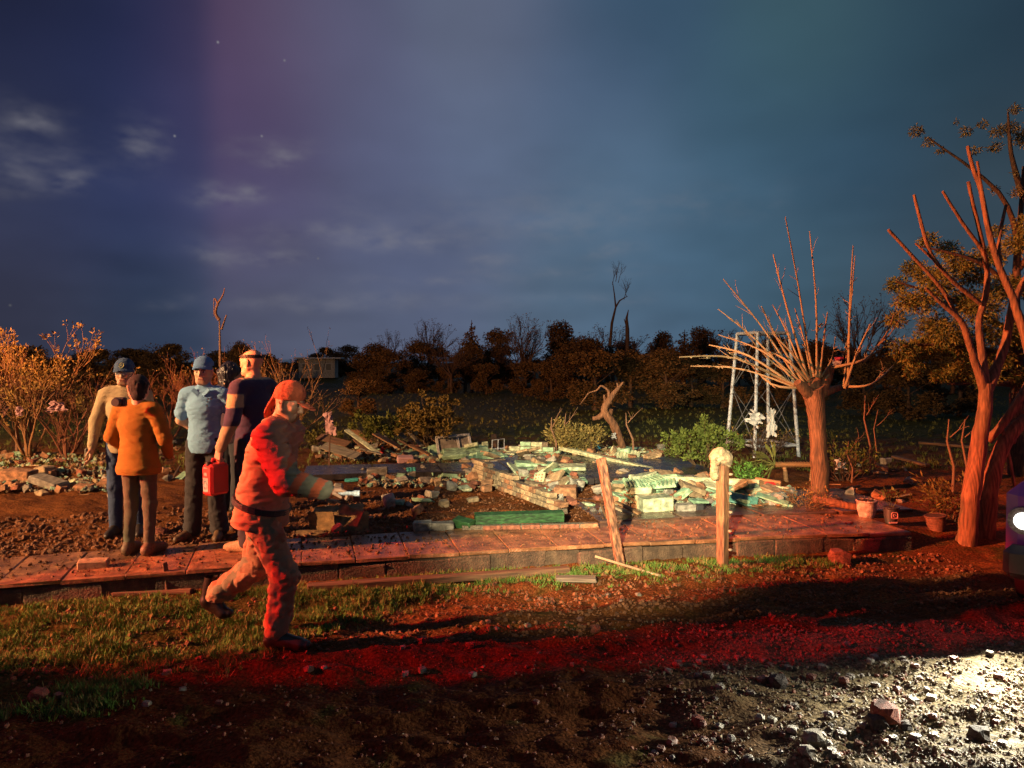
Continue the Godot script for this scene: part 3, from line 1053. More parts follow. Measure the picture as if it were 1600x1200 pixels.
func build_far() -> void:
	var kinds := []
	for v in 5:
		kinds.append(far_tree(v))
	# [px, top py, distance, shape, label]
	var marked := [
		[737, 497, 50, 3, "small dark conifer standing above the middle of the far tree line"],
		[674, 505, 56, 4, "bare fan-shaped tree on the far tree line beside the conifer"],
		[610, 522, 58, 4, "wide thin-crowned bare tree left of the fan-shaped tree"],
		[780, 506, 52, 1, "narrow leafy tree just right of the small conifer"],
		[822, 498, 46, 4, "bare round-crowned tree with pale trunk in front of the tree line"],
		[876, 490, 54, 2, "thin lacy tree on the skyline right of the round bare one"],
		[1032, 508, 60, 2, "sparse small tree on the skyline left of the tank tower"],
		[1100, 500, 58, 2, "leafy dark tree on the skyline behind the pollarded tree's shoots"],
		[258, 528, 44, 0, "broad black tree behind the man in the navy cap"],
		[145, 536, 42, 0, "broad dark tree at the left of the open sky gap"],
		[30, 530, 36, 0, "dark round tree behind the tall lit shrub"],
		[372, 527, 40, 1, "dark ragged tree behind the balding man's head"],
		[1345, 470, 44, 4, "bare dark tree seen between the pollarded tree and the feathery tree"],
	]
	for m in marked:
		var at := land(spot(m[0], 562, m[2]).x, m[2])
		var top := spot(m[0], m[1], m[2]).y
		var o := thing("distant_tree", m[4], "tree", at, rng.randf() * TAU, "distant trees on the skyline")
		var s: float = (top - at.y) / 4.0
		o.scale = Vector3(s * (1.35 if m[3] == 0 else 1.0), s, s * (1.35 if m[3] == 0 else 1.0))
		part("trunk", kinds[m[3]][0], M.twig, o)
		part("crown", kinds[m[3]][1], M.far_leaf, o)
	var px := -60.0
	while px < 1640.0:
		var d := rng.randf_range(40.0, 66.0)
		var base := 538.0
		if px > 880 and px < 1090: base = 527.0
		if px > 1090: base = 530.0
		if px < 420: base = 548.0
		if px > 80 and px < 104: base = 570.0
		if px > 440 and px < 560:
			d = rng.randf_range(82.0, 95.0)
			base = 545.0
		var top := base + rng.randf_range(-16, 20)
		var k: int = [0, 1, 2, 2, 1, 4, 3][rng.randi() % 7]
		var at := land(spot(px, 562, d).x, d)
		var o := thing("distant_tree", "low dark brown tree in the far tree line " + sector(px), "tree", at, rng.randf() * TAU, "low trees massed in the far tree line")
		var s := (spot(px, top, d).y - at.y) / 4.0
		o.scale = Vector3(s * 1.5, s, s * 1.5)
		part("trunk", kinds[k][0], M.twig, o)
		part("crown", kinds[k][1], M.far_leaf, o)
		px += rng.randf_range(13.0, 28.0)
	# nearer dark scrub in the field on the right of the view
	for m in [[700, 578, 44], [650, 582, 46], [760, 574, 42], [590, 580, 44], [820, 572, 40], [1080, 570, 34], [1130, 576, 33], [1200, 580, 34], [1260, 584, 33], [200, 585, 28], [110, 588, 27], [930, 560, 30], [985, 556, 32], [1040, 560, 31], [860, 572, 36], [1420, 575, 24], [1500, 570, 26], [1350, 580, 27], [560, 600, 26]]:
		var at := land(spot(m[0], 562, m[2]).x, m[2])
		var o := thing("scrub_bush", "dusky scrub bush in the field " + sector(m[0]), "bush", at, rng.randf() * TAU, "dusky scrub in the field")
		var s := (spot(m[0], m[1], m[2]).y - at.y) / 3.2
		o.scale = Vector3(s * 1.6, s, s * 1.6)
		part("stems", kinds[1][0], M.twig, o)
		part("foliage", kinds[1 + (m[0] as int) % 2][1], M.far_leaf, o)
	# tall storm-broken tree with one tuft, on the skyline
	var sn := land(spot(960, 562, 48).x, 48.0)
	var o2 := thing("broken_tree", "tall slender storm-stripped tree forking above the skyline", "tree", sn)
	var g := Geo.new()
	var k0 := func(px2: float, py2: float) -> Vector3: return spot(px2, py2, 48.0) - sn
	g.tube([Vector3(0, -0.2, 0), k0.call(953, 540), k0.call(956, 505), k0.call(962, 480), k0.call(960, 460), k0.call(957, 440)], [0.11, 0.10, 0.09, 0.06, 0.04, 0.02], 5, Color(0.1, 0.055, 0.035))
	g.tube([k0.call(962, 480), k0.call(968, 470), k0.call(976, 465), k0.call(981, 463)], [0.06, 0.05, 0.03, 0.012], 5, Color(0.1, 0.055, 0.035))
	part("trunk", g.mesh(), M.twig, o2)
	var tp := []
	var g2 := Geo.new()
	for q in [[957, 445], [962, 440], [975, 468], [979, 464], [966, 442]]:
		twigs(g2, k0.call(q[0], q[1]), Vector3(rng.randf_range(-0.4, 0.4), 1, 0).normalized(), 0.55, 0.022, 3, Color(0.1, 0.055, 0.035), tp, 0.6)
	part("crown", g2.mesh(), M.twig, o2)
	var sn2 := land(spot(981, 562, 47).x, 47.0)
	var o3 := thing("broken_tree", "short splintered snag beside the tall stripped tree on the skyline", "tree", sn2)
	var g3 := Geo.new()
	g3.tube([Vector3(0, -0.2, 0), spot(980, 515, 47) - sn2, spot(979, 497, 47) - sn2, spot(982, 484, 47) - sn2], [0.16, 0.13, 0.08, 0.02], 5, Color(0.1, 0.055, 0.035))
	g3.tube([spot(980, 512, 47) - sn2, spot(975, 498, 47) - sn2], [0.08, 0.02], 5, Color(0.1, 0.055, 0.035))
	part("trunk", g3.mesh(), M.twig, o3)
	# long white house far across the field
	var hp := land(spot(498, 562, 75).x, 75.0)
	var hs := thing("house", "long low white house far across the field", "house", hp + Vector3(0, -0.25, 0), 0.12)
	var w := Geo.new()
	w.box(Transform3D(Basis(), Vector3(0, 1.15, 0)), Vector3(3.4, 1.8, 3.0), 0.02)
	part("wall", w.mesh(), M.plaster, hs)
	var rf := Geo.new()
	rf.box(Transform3D(Basis(), Vector3(0.1, 2.16, 0.1)), Vector3(4.4, 0.14, 3.6), 0.02)
	part("roof", rf.mesh(), M.white_paint, hs)
	for x in [-1.1, 0.0, 1.1]:
		var wn := Geo.new()
		wn.box(Transform3D(Basis(), Vector3(x, 1.3, 1.51)), Vector3(0.6, 0.7, 0.05), 0.01)
		var wd := part("window", wn.mesh(), M.white_paint, hs)
		var pn := Geo.new()
		pn.box(Transform3D(Basis(), Vector3(x, 1.3, 1.54)), Vector3(0.48, 0.58, 0.02), 0.005)
		part("pane", pn.mesh(), M.black_plastic, wd)

# shapes that follow listed points; each [px, py, distance, radius in m]
func limb(g: Geo, base: Vector3, list: Array, col: Color, tip := Color(-1, 0, 0), sides := 8) -> void:
	var pts := []
	var rad := []
	for q in list:
		pts.append(spot(q[0], q[1], q[2]) - base)
		rad.append(q[3])
	# a smooth run through the points
	var p2 := []
	var r2 := []
	for i in pts.size() - 1:
		var p0: Vector3 = pts[maxi(i - 1, 0)]
		var p3: Vector3 = pts[mini(i + 2, pts.size() - 1)]
		for k in 4:
			var t := k / 4.0
			p2.append((pts[i] as Vector3).cubic_interpolate(pts[i + 1], p0, p3, t) + Vector3(rng.randf_range(-1, 1), rng.randf_range(-1, 1), rng.randf_range(-1, 1)) * rad[i] * 0.07)
			r2.append(lerpf(rad[i], rad[i + 1], t) * rng.randf_range(0.95, 1.06))
	p2.append(pts[-1])
	r2.append(rad[-1])
	g.tube(p2, r2, sides, col, tip)

func build_pollard() -> void:
	var base := ground(1281, 772)
	var D := -base.z
	var o := thing("pollarded_tree", "pollarded tree with a spray of long bare shoots behind the patio", "tree", base)
	var g := Geo.new()
	limb(g, base, [[1281, 790, D, 0.125], [1282, 760, D, 0.115], [1279, 700, D, 0.105], [1276, 650, D, 0.105], [1272, 622, D, 0.125], [1271, 606, D, 0.13]], Color.WHITE, Color(-1, 0, 0), 12)
	for q in [[[1268, 618, D, 0.09], [1255, 606, D - 0.1, 0.07], [1246, 597, D - 0.15, 0.05]], [[1276, 618, D, 0.09], [1290, 600, D + 0.1, 0.065], [1297, 580, D + 0.15, 0.05], [1302, 572, D + 0.15, 0.045]], [[1272, 612, D, 0.09], [1276, 592, D + 0.1, 0.06]], [[1273, 615, D, 0.09], [1266, 598, D + 0.2, 0.06], [1262, 588, D + 0.25, 0.045]], [[1285, 615, D, 0.06], [1310, 606, D + 0.25, 0.04], [1325, 604, D + 0.3, 0.03]]]:
		limb(g, base, q, Color.WHITE)
	part("trunk", g.mesh(), M.bark, o)
	var shoots := [
		[1250, 600, 1190, 510, 1130, 436], [1248, 603, 1180, 530, 1122, 483], [1246, 606, 1170, 556, 1108, 539], [1246, 606, 1150, 560, 1062, 558],
		[1250, 608, 1160, 577, 1079, 572], [1255, 600, 1190, 548, 1122, 523], [1262, 590, 1232, 490, 1208, 397], [1268, 586, 1248, 450, 1227, 339],
		[1276, 590, 1275, 470, 1265, 361], [1325, 604, 1328, 480, 1333, 384], [1256, 598, 1215, 530, 1190, 479], [1260, 594, 1230, 520, 1207, 476],
		[1268, 590, 1256, 530, 1242, 482], [1280, 590, 1287, 530, 1293, 488], [1284, 588, 1300, 560, 1305, 527], [1290, 592, 1318, 555, 1322, 536],
		[1278, 588, 1276, 520, 1284, 505], [1264, 596, 1225, 560, 1185, 545], [1252, 606, 1205, 600, 1165, 560], [1302, 574, 1350, 562, 1372, 538],
		[1325, 604, 1362, 600, 1395, 572], [1320, 606, 1338, 555, 1360, 506], [1318, 604, 1326, 520, 1336, 400], [1264, 592, 1240, 555, 1206, 520],
		[1272, 588, 1262, 540, 1258, 505], [1248, 604, 1200, 582, 1140, 552], [1258, 600, 1200, 560, 1150, 500],
	]
	for s in shoots:
		var h := Geo.new()
		var d1 := D + rng.randf_range(-0.35, 0.4)
		var d2 := D + rng.randf_range(-0.8, 0.9)
		var th := rng.randf_range(0.6, 0.95)
		var pale := Color(0.58, 0.40, 0.20)
		limb(h, base, [[s[0], s[1], D + (d1 - D) * 0.3, 0.024 * th], [s[2], s[3], d1, 0.016 * th], [s[4], s[5], d2, 0.0085 * th]], pale, Color(0.62, 0.5, 0.3), 6)
		var a := spot(s[2], s[3], d1) - base
		var b := spot(s[4], s[5], d2) - base
		for k in 5:                     # buds and snapped side twigs
			var p := a.lerp(b, rng.randf_range(0.05, 0.95))
			h.rock(Vector3(0.026, 0.03, 0.026) * rng.randf_range(0.5, 1.0) * th, rng, 0.15, Color(0.52, 0.40, 0.22), p)
		for k in 4:
			var p := a.lerp(b, rng.randf_range(-0.3, 0.7))
			var dv := ((b - a).normalized() + Vector3(rng.randf_range(-1, 1), rng.randf_range(-0.3, 0.8), rng.randf_range(-1, 1)) * 0.7).normalized()
			h.tube(wander(p, p + dv * rng.randf_range(0.10, 0.30), 3, 0.012), [0.0055, 0.0045, 0.0035, 0.002], 4, pale * 0.9)
		part("shoot", h.mesh(), M.twig, o)
	var h2 := Geo.new()
	limb(h2, base, [[1372, 540, D + 0.2, 0.014], [1388, 515, D + 0.25, 0.010], [1404, 468, D + 0.3, 0.005]], Color(0.32, 0.17, 0.08), Color(0.6, 0.45, 0.25), 5)
	limb(h2, base, [[1372, 540, D + 0.2, 0.012], [1392, 520, D + 0.1, 0.008], [1405, 500, D + 0.1, 0.004]], Color(0.32, 0.17, 0.08), Color(0.6, 0.45, 0.25), 5)
	part("shoot", h2.mesh(), M.twig, o)
	# a knotted rag caught in the head of the tree
	var rg := Geo.new()
	var rp := spot(1307, 566, D + 0.12)
	rg.rock(Vector3(0.12, 0.09, 0.09), rng, 0.3, Color(0.8, 0.72, 0.72))
	rg.rock(Vector3(0.11, 0.05, 0.08), rng, 0.3, Color(0.75, 0.06, 0.14), Vector3(0.02, 0.045, 0.02))
	var rag := part("rag", rg.mesh(), M.white_cloth)
	rag.position = rp
	tag(rag, "small red and white rag caught in the head of the pollarded tree", "rag")

func build_right_tree() -> void:
	var base := ground(1512, 846)
	var D := -base.z
	var o := thing("lopped_tree", "big lopped tree with orange-lit trunk and cut limbs at the frame's edge", "tree", base)
	var g := Geo.new()
	var w := Color.WHITE
	limb(g, base, [[1508, 872, D, 0.1115], [1512, 830, D, 0.0918], [1519, 760, D, 0.0820], [1530, 690, D, 0.0754], [1538, 640, D, 0.0656], [1541, 600, D, 0.0623]], w, Color(-1, 0, 0), 14)
	limb(g, base, [[1541, 610, D, 0.0590], [1556, 578, D + 0.05, 0.0492], [1570, 540, D + 0.1, 0.0426], [1577, 505, D + 0.1, 0.0394], [1584, 468, D + 0.1, 0.0361]], w, Color(-1, 0, 0), 10)
	limb(g, base, [[1539, 610, D, 0.0558], [1525, 570, D - 0.05, 0.0394], [1512, 530, D - 0.1, 0.0328], [1500, 500, D - 0.15, 0.0295], [1467, 470, D - 0.2, 0.0197], [1447, 450, D - 0.25, 0.0118]], w, Color(0.6, 0.4, 0.2), 9)
	limb(g, base, [[1541, 605, D, 0.0492], [1532, 540, D + 0.1, 0.0361], [1530, 500, D + 0.15, 0.0328], [1540, 460, D + 0.15, 0.0295], [1542, 423, D + 0.15, 0.0262], [1536, 390, D + 0.15, 0.0223]], w, Color(-1, 0, 0), 10)
	part("trunk", g.mesh(), M.bark, o)
	var cut := Color(1.6, 1.5, 1.3)
	for q in [
		[[1612, 560, D - 0.1, 0.0533], [1600, 520, D - 0.05, 0.0451], [1583, 467, D, 0.0369], [1563, 420, D, 0.0312], [1547, 370, D, 0.0279], [1533, 300, D, 0.0230], [1520, 262, D, 0.0197], [1512, 228, D, 0.0164]],
		[[1547, 372, D, 0.0213], [1536, 310, D - 0.05, 0.0164], [1527, 252, D - 0.1, 0.0123]],
		[[1538, 395, D + 0.15, 0.0246], [1528, 350, D + 0.1, 0.0213], [1520, 318, D + 0.05, 0.0189], [1513, 284, D, 0.0172]],
		[[1536, 392, D + 0.15, 0.0213], [1503, 347, D + 0.05, 0.0164], [1473, 299, D - 0.05, 0.0131]],
		[[1532, 474, D + 0.1, 0.0246], [1493, 443, D, 0.0213], [1463, 410, D - 0.1, 0.0197], [1447, 377, D - 0.15, 0.0180], [1428, 304, D - 0.2, 0.0139]],
		[[1464, 410, D - 0.1, 0.0148], [1430, 380, D - 0.1, 0.0098]],
		[[1500, 500, D - 0.1, 0.0197], [1470, 450, D - 0.15, 0.0180], [1423, 397, D - 0.2, 0.0164], [1388, 359, D - 0.25, 0.0148]],
		[[1562, 420, D, 0.0230], [1561, 373, D + 0.1, 0.0180], [1572, 320, D + 0.2, 0.0139]],
		[[1584, 470, D + 0.1, 0.0369], [1600, 440, D + 0.15, 0.0328], [1625, 400, D + 0.2, 0.0246]],
	]:
		var h := Geo.new()
		limb(h, base, q, w, cut, 8)
		part("cut_limb", h.mesh(), M.bark, o)
	# the second, leaning stem and its stub
	var b2 := ground(1545, 838)
	var o2 := thing("leaning_tree", "slimmer trunk leaning right beside the big lopped tree", "tree", b2)
	var g2 := Geo.new()
	var E := -b2.z
	limb(g2, b2, [[1541, 862, E, 0.1020], [1542, 800, E, 0.0892], [1550, 745, E, 0.0808], [1566, 700, E, 0.0723], [1590, 666, E, 0.0680], [1630, 640, E, 0.0595]], w, Color(-1, 0, 0), 12)
	limb(g2, b2, [[1578, 690, E, 0.0595], [1590, 640, E + 0.1, 0.0510], [1612, 590, E + 0.15, 0.0467]], w, Color(-1, 0, 0), 10)
	limb(g2, b2, [[1566, 672, E, 0.0187], [1578, 720, E - 0.05, 0.0170], [1588, 775, E - 0.1, 0.0119]], w, Color(-1, 0, 0), 6)
	part("trunk", g2.mesh(), M.bark, o2)
	var gl := Geo.new()
	limb(gl, b2, [[1543, 688, E + 0.05, 0.0467], [1566, 664, E, 0.0425], [1605, 606, E - 0.05, 0.0425], [1640, 570, E - 0.05, 0.0340]], w, Color(-1, 0, 0), 9)
	part("limb", gl.mesh(), M.bark, o2)
	# feathery tree standing farther back
	var fb := ground(1590, 742)
	var F := -fb.z
	var o3 := thing("feathery_tree", "feathery olive-leaved tree behind the lopped tree", "tree", fb)
	var t3 := Geo.new()
	limb(t3, fb, [[1590, 760, F, 0.13], [1588, 700, F, 0.12], [1590, 600, F, 0.10], [1585, 500, F, 0.08], [1590, 400, F, 0.05], [1600, 260, F, 0.025]], w, Color(-1, 0, 0), 8)
	for q in [[1585, 520, 1490, 470, 1400, 440], [1586, 560, 1500, 540, 1410, 540], [1588, 460, 1530, 410, 1440, 385], [1588, 600, 1540, 600, 1480, 600], [1592, 380, 1560, 300, 1450, 215], [1592, 420, 1620, 380, 1640, 330], [1596, 300, 1580, 240, 1575, 175]]:
		limb(t3, fb, [[q[0], q[1], F, 0.05], [q[2], q[3], F - 0.2, 0.03], [q[4], q[5], F - 0.3, 0.012]], w, Color(-1, 0, 0), 6)
	part("trunk", t3.mesh(), M.bark_dark, o3)
	var f := Geo.new()
	var cl := []
	for q in [[1400, 445, 0.22], [1415, 470, 0.25], [1450, 430, 0.28], [1460, 510, 0.35], [1500, 540, 0.35], [1530, 480, 0.4], [1555, 560, 0.35], [1430, 560, 0.25], [1500, 410, 0.3], [1545, 400, 0.3], [1425, 420, 0.22], [1440, 470, 0.3], [1470, 440, 0.3], [1410, 545, 0.25], [1440, 540, 0.3], [1480, 520, 0.35], [1500, 470, 0.35], [1520, 430, 0.3], [1480, 390, 0.22], [1450, 375, 0.18], [1550, 520, 0.35], [1500, 580, 0.25], [1540, 590, 0.25], [1570, 450, 0.35], [1590, 380, 0.25], [1598, 520, 0.4], [1470, 585, 0.2], [1400, 500, 0.2], [1625, 450, 0.4], [1620, 350, 0.35], [1650, 520, 0.5], [1600, 590, 0.25], [1560, 360, 0.14], [1425, 580, 0.15], [1345, 425, 0.06], [1310, 428, 0.07], [1330, 440, 0.05]]:
		cl.append([spot(q[0], q[1], F + rng.randf_range(-0.6, 0.5)) - fb, q[2] * 1.0])
	clump_leaves(f, cl.slice(0, 34), 15000, 0.055, 0.008, Color(0.165, 0.15, 0.04), 0.05)
	var wi := []
	for q in [[1432, 205, 0.12], [1450, 222, 0.10], [1470, 235, 0.08], [1495, 190, 0.05], [1510, 205, 0.1], [1535, 195, 0.08], [1560, 205, 0.12], [1585, 170, 0.1], [1580, 200, 0.14], [1600, 215, 0.2], [1555, 230, 0.1], [1585, 270, 0.05], [1555, 297, 0.07], [1590, 300, 0.1], [1525, 235, 0.08]]:
		wi.append([spot(q[0], q[1], F + rng.randf_range(-0.3, 0.3)) - fb, q[2] * 1.1])
	clump_leaves(f, wi, 12000, 0.05, 0.008, Color(0.20, 0.14, 0.06), 0.0)
	part("crown", f.mesh(), M.leaf, o3)

# ---------------------------------------------------------------- debris
var lows := {}

func lowest(mesh: Mesh, b: Basis) -> float:
	var y := 1e9
	for p in mesh.surface_get_arrays(0)[Mesh.ARRAY_VERTEX]:
		y = minf(y, (b * p).y)
	return y

func rest(o: MeshInstance3D, at: Vector3, b: Basis, sink := 0.012) -> void:
	o.basis = b
	o.position = at - Vector3(0, lowest(o.mesh, b) + sink, 0)

func turn3(yaw: float, pitch := 0.0, roll := 0.0) -> Basis:
	return Basis(Vector3.UP, yaw) * Basis(Vector3.RIGHT, pitch) * Basis(Vector3.BACK, roll)

func block_mesh(size: Vector3, bev := 0.008, jit := 0.006) -> ArrayMesh:
	var g := Geo.new()
	g.box(Transform3D(), size, bev, jit, rng)
	return g.mesh()

func item(called: String, label: String, category: String, size: Vector3, m: String, px: float, py: float, yaw := 0.0, pitch := 0.0, roll := 0.0, up := 0.0, group := "", bev := 0.008, jit := 0.006) -> MeshInstance3D:
	var o := part(called, block_mesh(size, bev, jit), M[m])
	rest(o, ground(px, py) + Vector3(0, up, 0), turn3(yaw, pitch, roll))
	tag(o, label, category, group)
	return o

func between(called: String, label: String, category: String, a: Vector3, b: Vector3, w: float, h: float, m: String, twist := 0.0, group := "") -> MeshInstance3D:
	# a board or beam from a to b, its grain along its length
	var x := (b - a).normalized()
	var z := x.cross(Vector3.UP)
	z = z.normalized() if z.length() > 0.01 else Vector3.BACK
	var y := z.cross(x)
	var o := part(called, block_mesh(Vector3(a.distance_to(b), h, w), minf(0.006, h * 0.2), minf(0.004, h * 0.1)), M[m])
	o.basis = Basis(x, y, z) * Basis(Vector3.RIGHT, twist)
	o.position = (a + b) * 0.5
	tag(o, label, category, group)
	return o

func drape(size: Vector2, amp: float, sag: float, sd: float) -> ArrayMesh:     # a rumpled cloth with two sides
	var g := Geo.new()
	var n := 14
	var grid := []
	for j in n + 1:
		for i in n + 1:
			var u := float(i) / n - 0.5
			var v := float(j) / n - 0.5
			var w := amp * (noise.get_noise_3d(u * 4.0 + sd, v * 2.5, sd) + 0.6 * sin(u * 13.0 + 3.0 * noise.get_noise_2d(v * 4.0, sd)) * 0.5)
			grid.append(Vector3(u * size.x * (0.75 - 0.4 * v + 0.9 * noise.get_noise_2d(v * 3.0 + sd, u * 1.5)), v * size.y + 0.1 * size.y * noise.get_noise_2d(u * 5.0 + sd, 4.0) - sag * u * u, w))
	for k in 2:
		var s := g.v.size()
		for p in grid:
			g.v.append(p + Vector3(0, 0, 0.004 * k))
			g.n.append(Vector3.ZERO)
			g.c.append(Color.WHITE)
		for j in n:
			for i in n:
				var a := s + j * (n + 1) + i
				var e := PackedInt32Array([a, a + 1, a + n + 1, a + 1, a + n + 2, a + n + 1])
				if k == 1:
					e.reverse()
				g.ix.append_array(e)
				var nn: Vector3 = (grid[(j + 1) * (n + 1) + i] - grid[j * (n + 1) + i]).cross(grid[j * (n + 1) + i + 1] - grid[j * (n + 1) + i]).normalized()
				for v2 in [a, a + 1, a + n + 1, a + n + 2]:
					g.n[v2] += nn if k == 0 else -nn
	for i in g.n.size():
		g.n[i] = g.n[i].normalized()
	return g.mesh()

func wall_run(o: Node3D, a: Vector3, b: Vector3, courses: Array, ms: Array, bl := 0.19, bh := 0.062, bw := 0.10) -> void:
	# low broken wall: bricks in courses with recessed mortar between, each brick a piece
	var along := (b - a)
	var l := along.length()
	var dir := along / l
	var yaw := atan2(-dir.z, dir.x)
	var shapes := []
	for k in 4:
		shapes.append(block_mesh(Vector3(bl - 0.012, bh - 0.010, bw), 0.006, 0.005))
	for c in courses.size():
		var x: float = courses[c][0]
		var stop: float = courses[c][1]
		if c % 2 == 1:
			x += bl * 0.5
		var mo := block_mesh(Vector3(maxf(stop - x, 0.1), bh * 0.98, bw * 0.78), 0.004, 0.002)
		var mm := part("mortar_bed", mo, M.mortar, o)
		mm.position = a + dir * ((x + stop) * 0.5) + Vector3(0, bh * (c + 0.5), 0) - o.position
		mm.rotation.y = yaw
		while x + bl * 0.6 < stop:
			if rng.randf() < 0.94:
				var br := part("brick", shapes[rng.randi() % 4], ms[rng.randi() % ms.size()], o)
				br.position = a + dir * (x + bl * 0.5) + Vector3(0, bh * (c + 0.5), 0) - o.position + Vector3(rng.randf_range(-1, 1), 0, rng.randf_range(-1, 1)) * 0.004
				br.rotation = Vector3(0, yaw + rng.randf_range(-0.03, 0.03), rng.randf_range(-0.01, 0.01))
			x += bl

func ribbed(size: Vector3, ribs: int) -> ArrayMesh:      # a hollow ribbed tile
	var g := Geo.new()
	g.box(Transform3D(Basis(), Vector3(0, -size.y * 0.2, 0)), Vector3(size.x, size.y * 0.6, size.z), 0.004, 0.003, rng)
	for i in ribs:
		var x := (float(i) + 0.5) / ribs - 0.5
		g.box(Transform3D(Basis(), Vector3(x * size.x, size.y * 0.22, rng.randf_range(-0.006, 0.006))), Vector3(size.x / ribs * 0.62, size.y * 0.5, size.z * 0.97), 0.005, 0.002, rng)
	return g.mesh()

func build_walls() -> void:
	var a := ground(742, 752)
	var b := ground(884, 803)
	var o := thing("low_brick_wall", "low broken brick wall running from the lot towards the pavement", "wall", a)
	wall_run(o, a, b, [[0.0, 2.75], [0.0, 2.7], [0.0, 2.4], [0.0, 1.35], [0.02, 0.6]], [M.brick_pale, M.brick_pale, M.brick])
	var a2 := ground(766, 713)
	var b2 := ground(880, 714)
	var o2 := thing("painted_wall_stub", "stub of mint painted block wall behind the house floor", "wall", a2)
	wall_run(o2, a2, b2, [[0.0, 1.25], [0.25, 1.18], [0.55, 1.05]], [M.mint, M.mint_pale], 0.2, 0.085, 0.12)
	var a3 := ground(718, 727)
	var b3 := ground(780, 728)
	var o3 := thing("block_course", "single course of pale blocks under a mint slab", "wall", a3)
	wall_run(o3, a3, b3, [[0.0, 0.75]], [M.brick_pale, M.plaster], 0.16, 0.10, 0.14)
	var o4 := thing("brick_edging", "row of bricks on edge under the green beam", "wall", ground(722, 830))
	wall_run(o4, ground(722, 830), ground(905, 826), [[0.0, 1.35]], [M.brick_red, M.brick], 0.2, 0.06, 0.10)

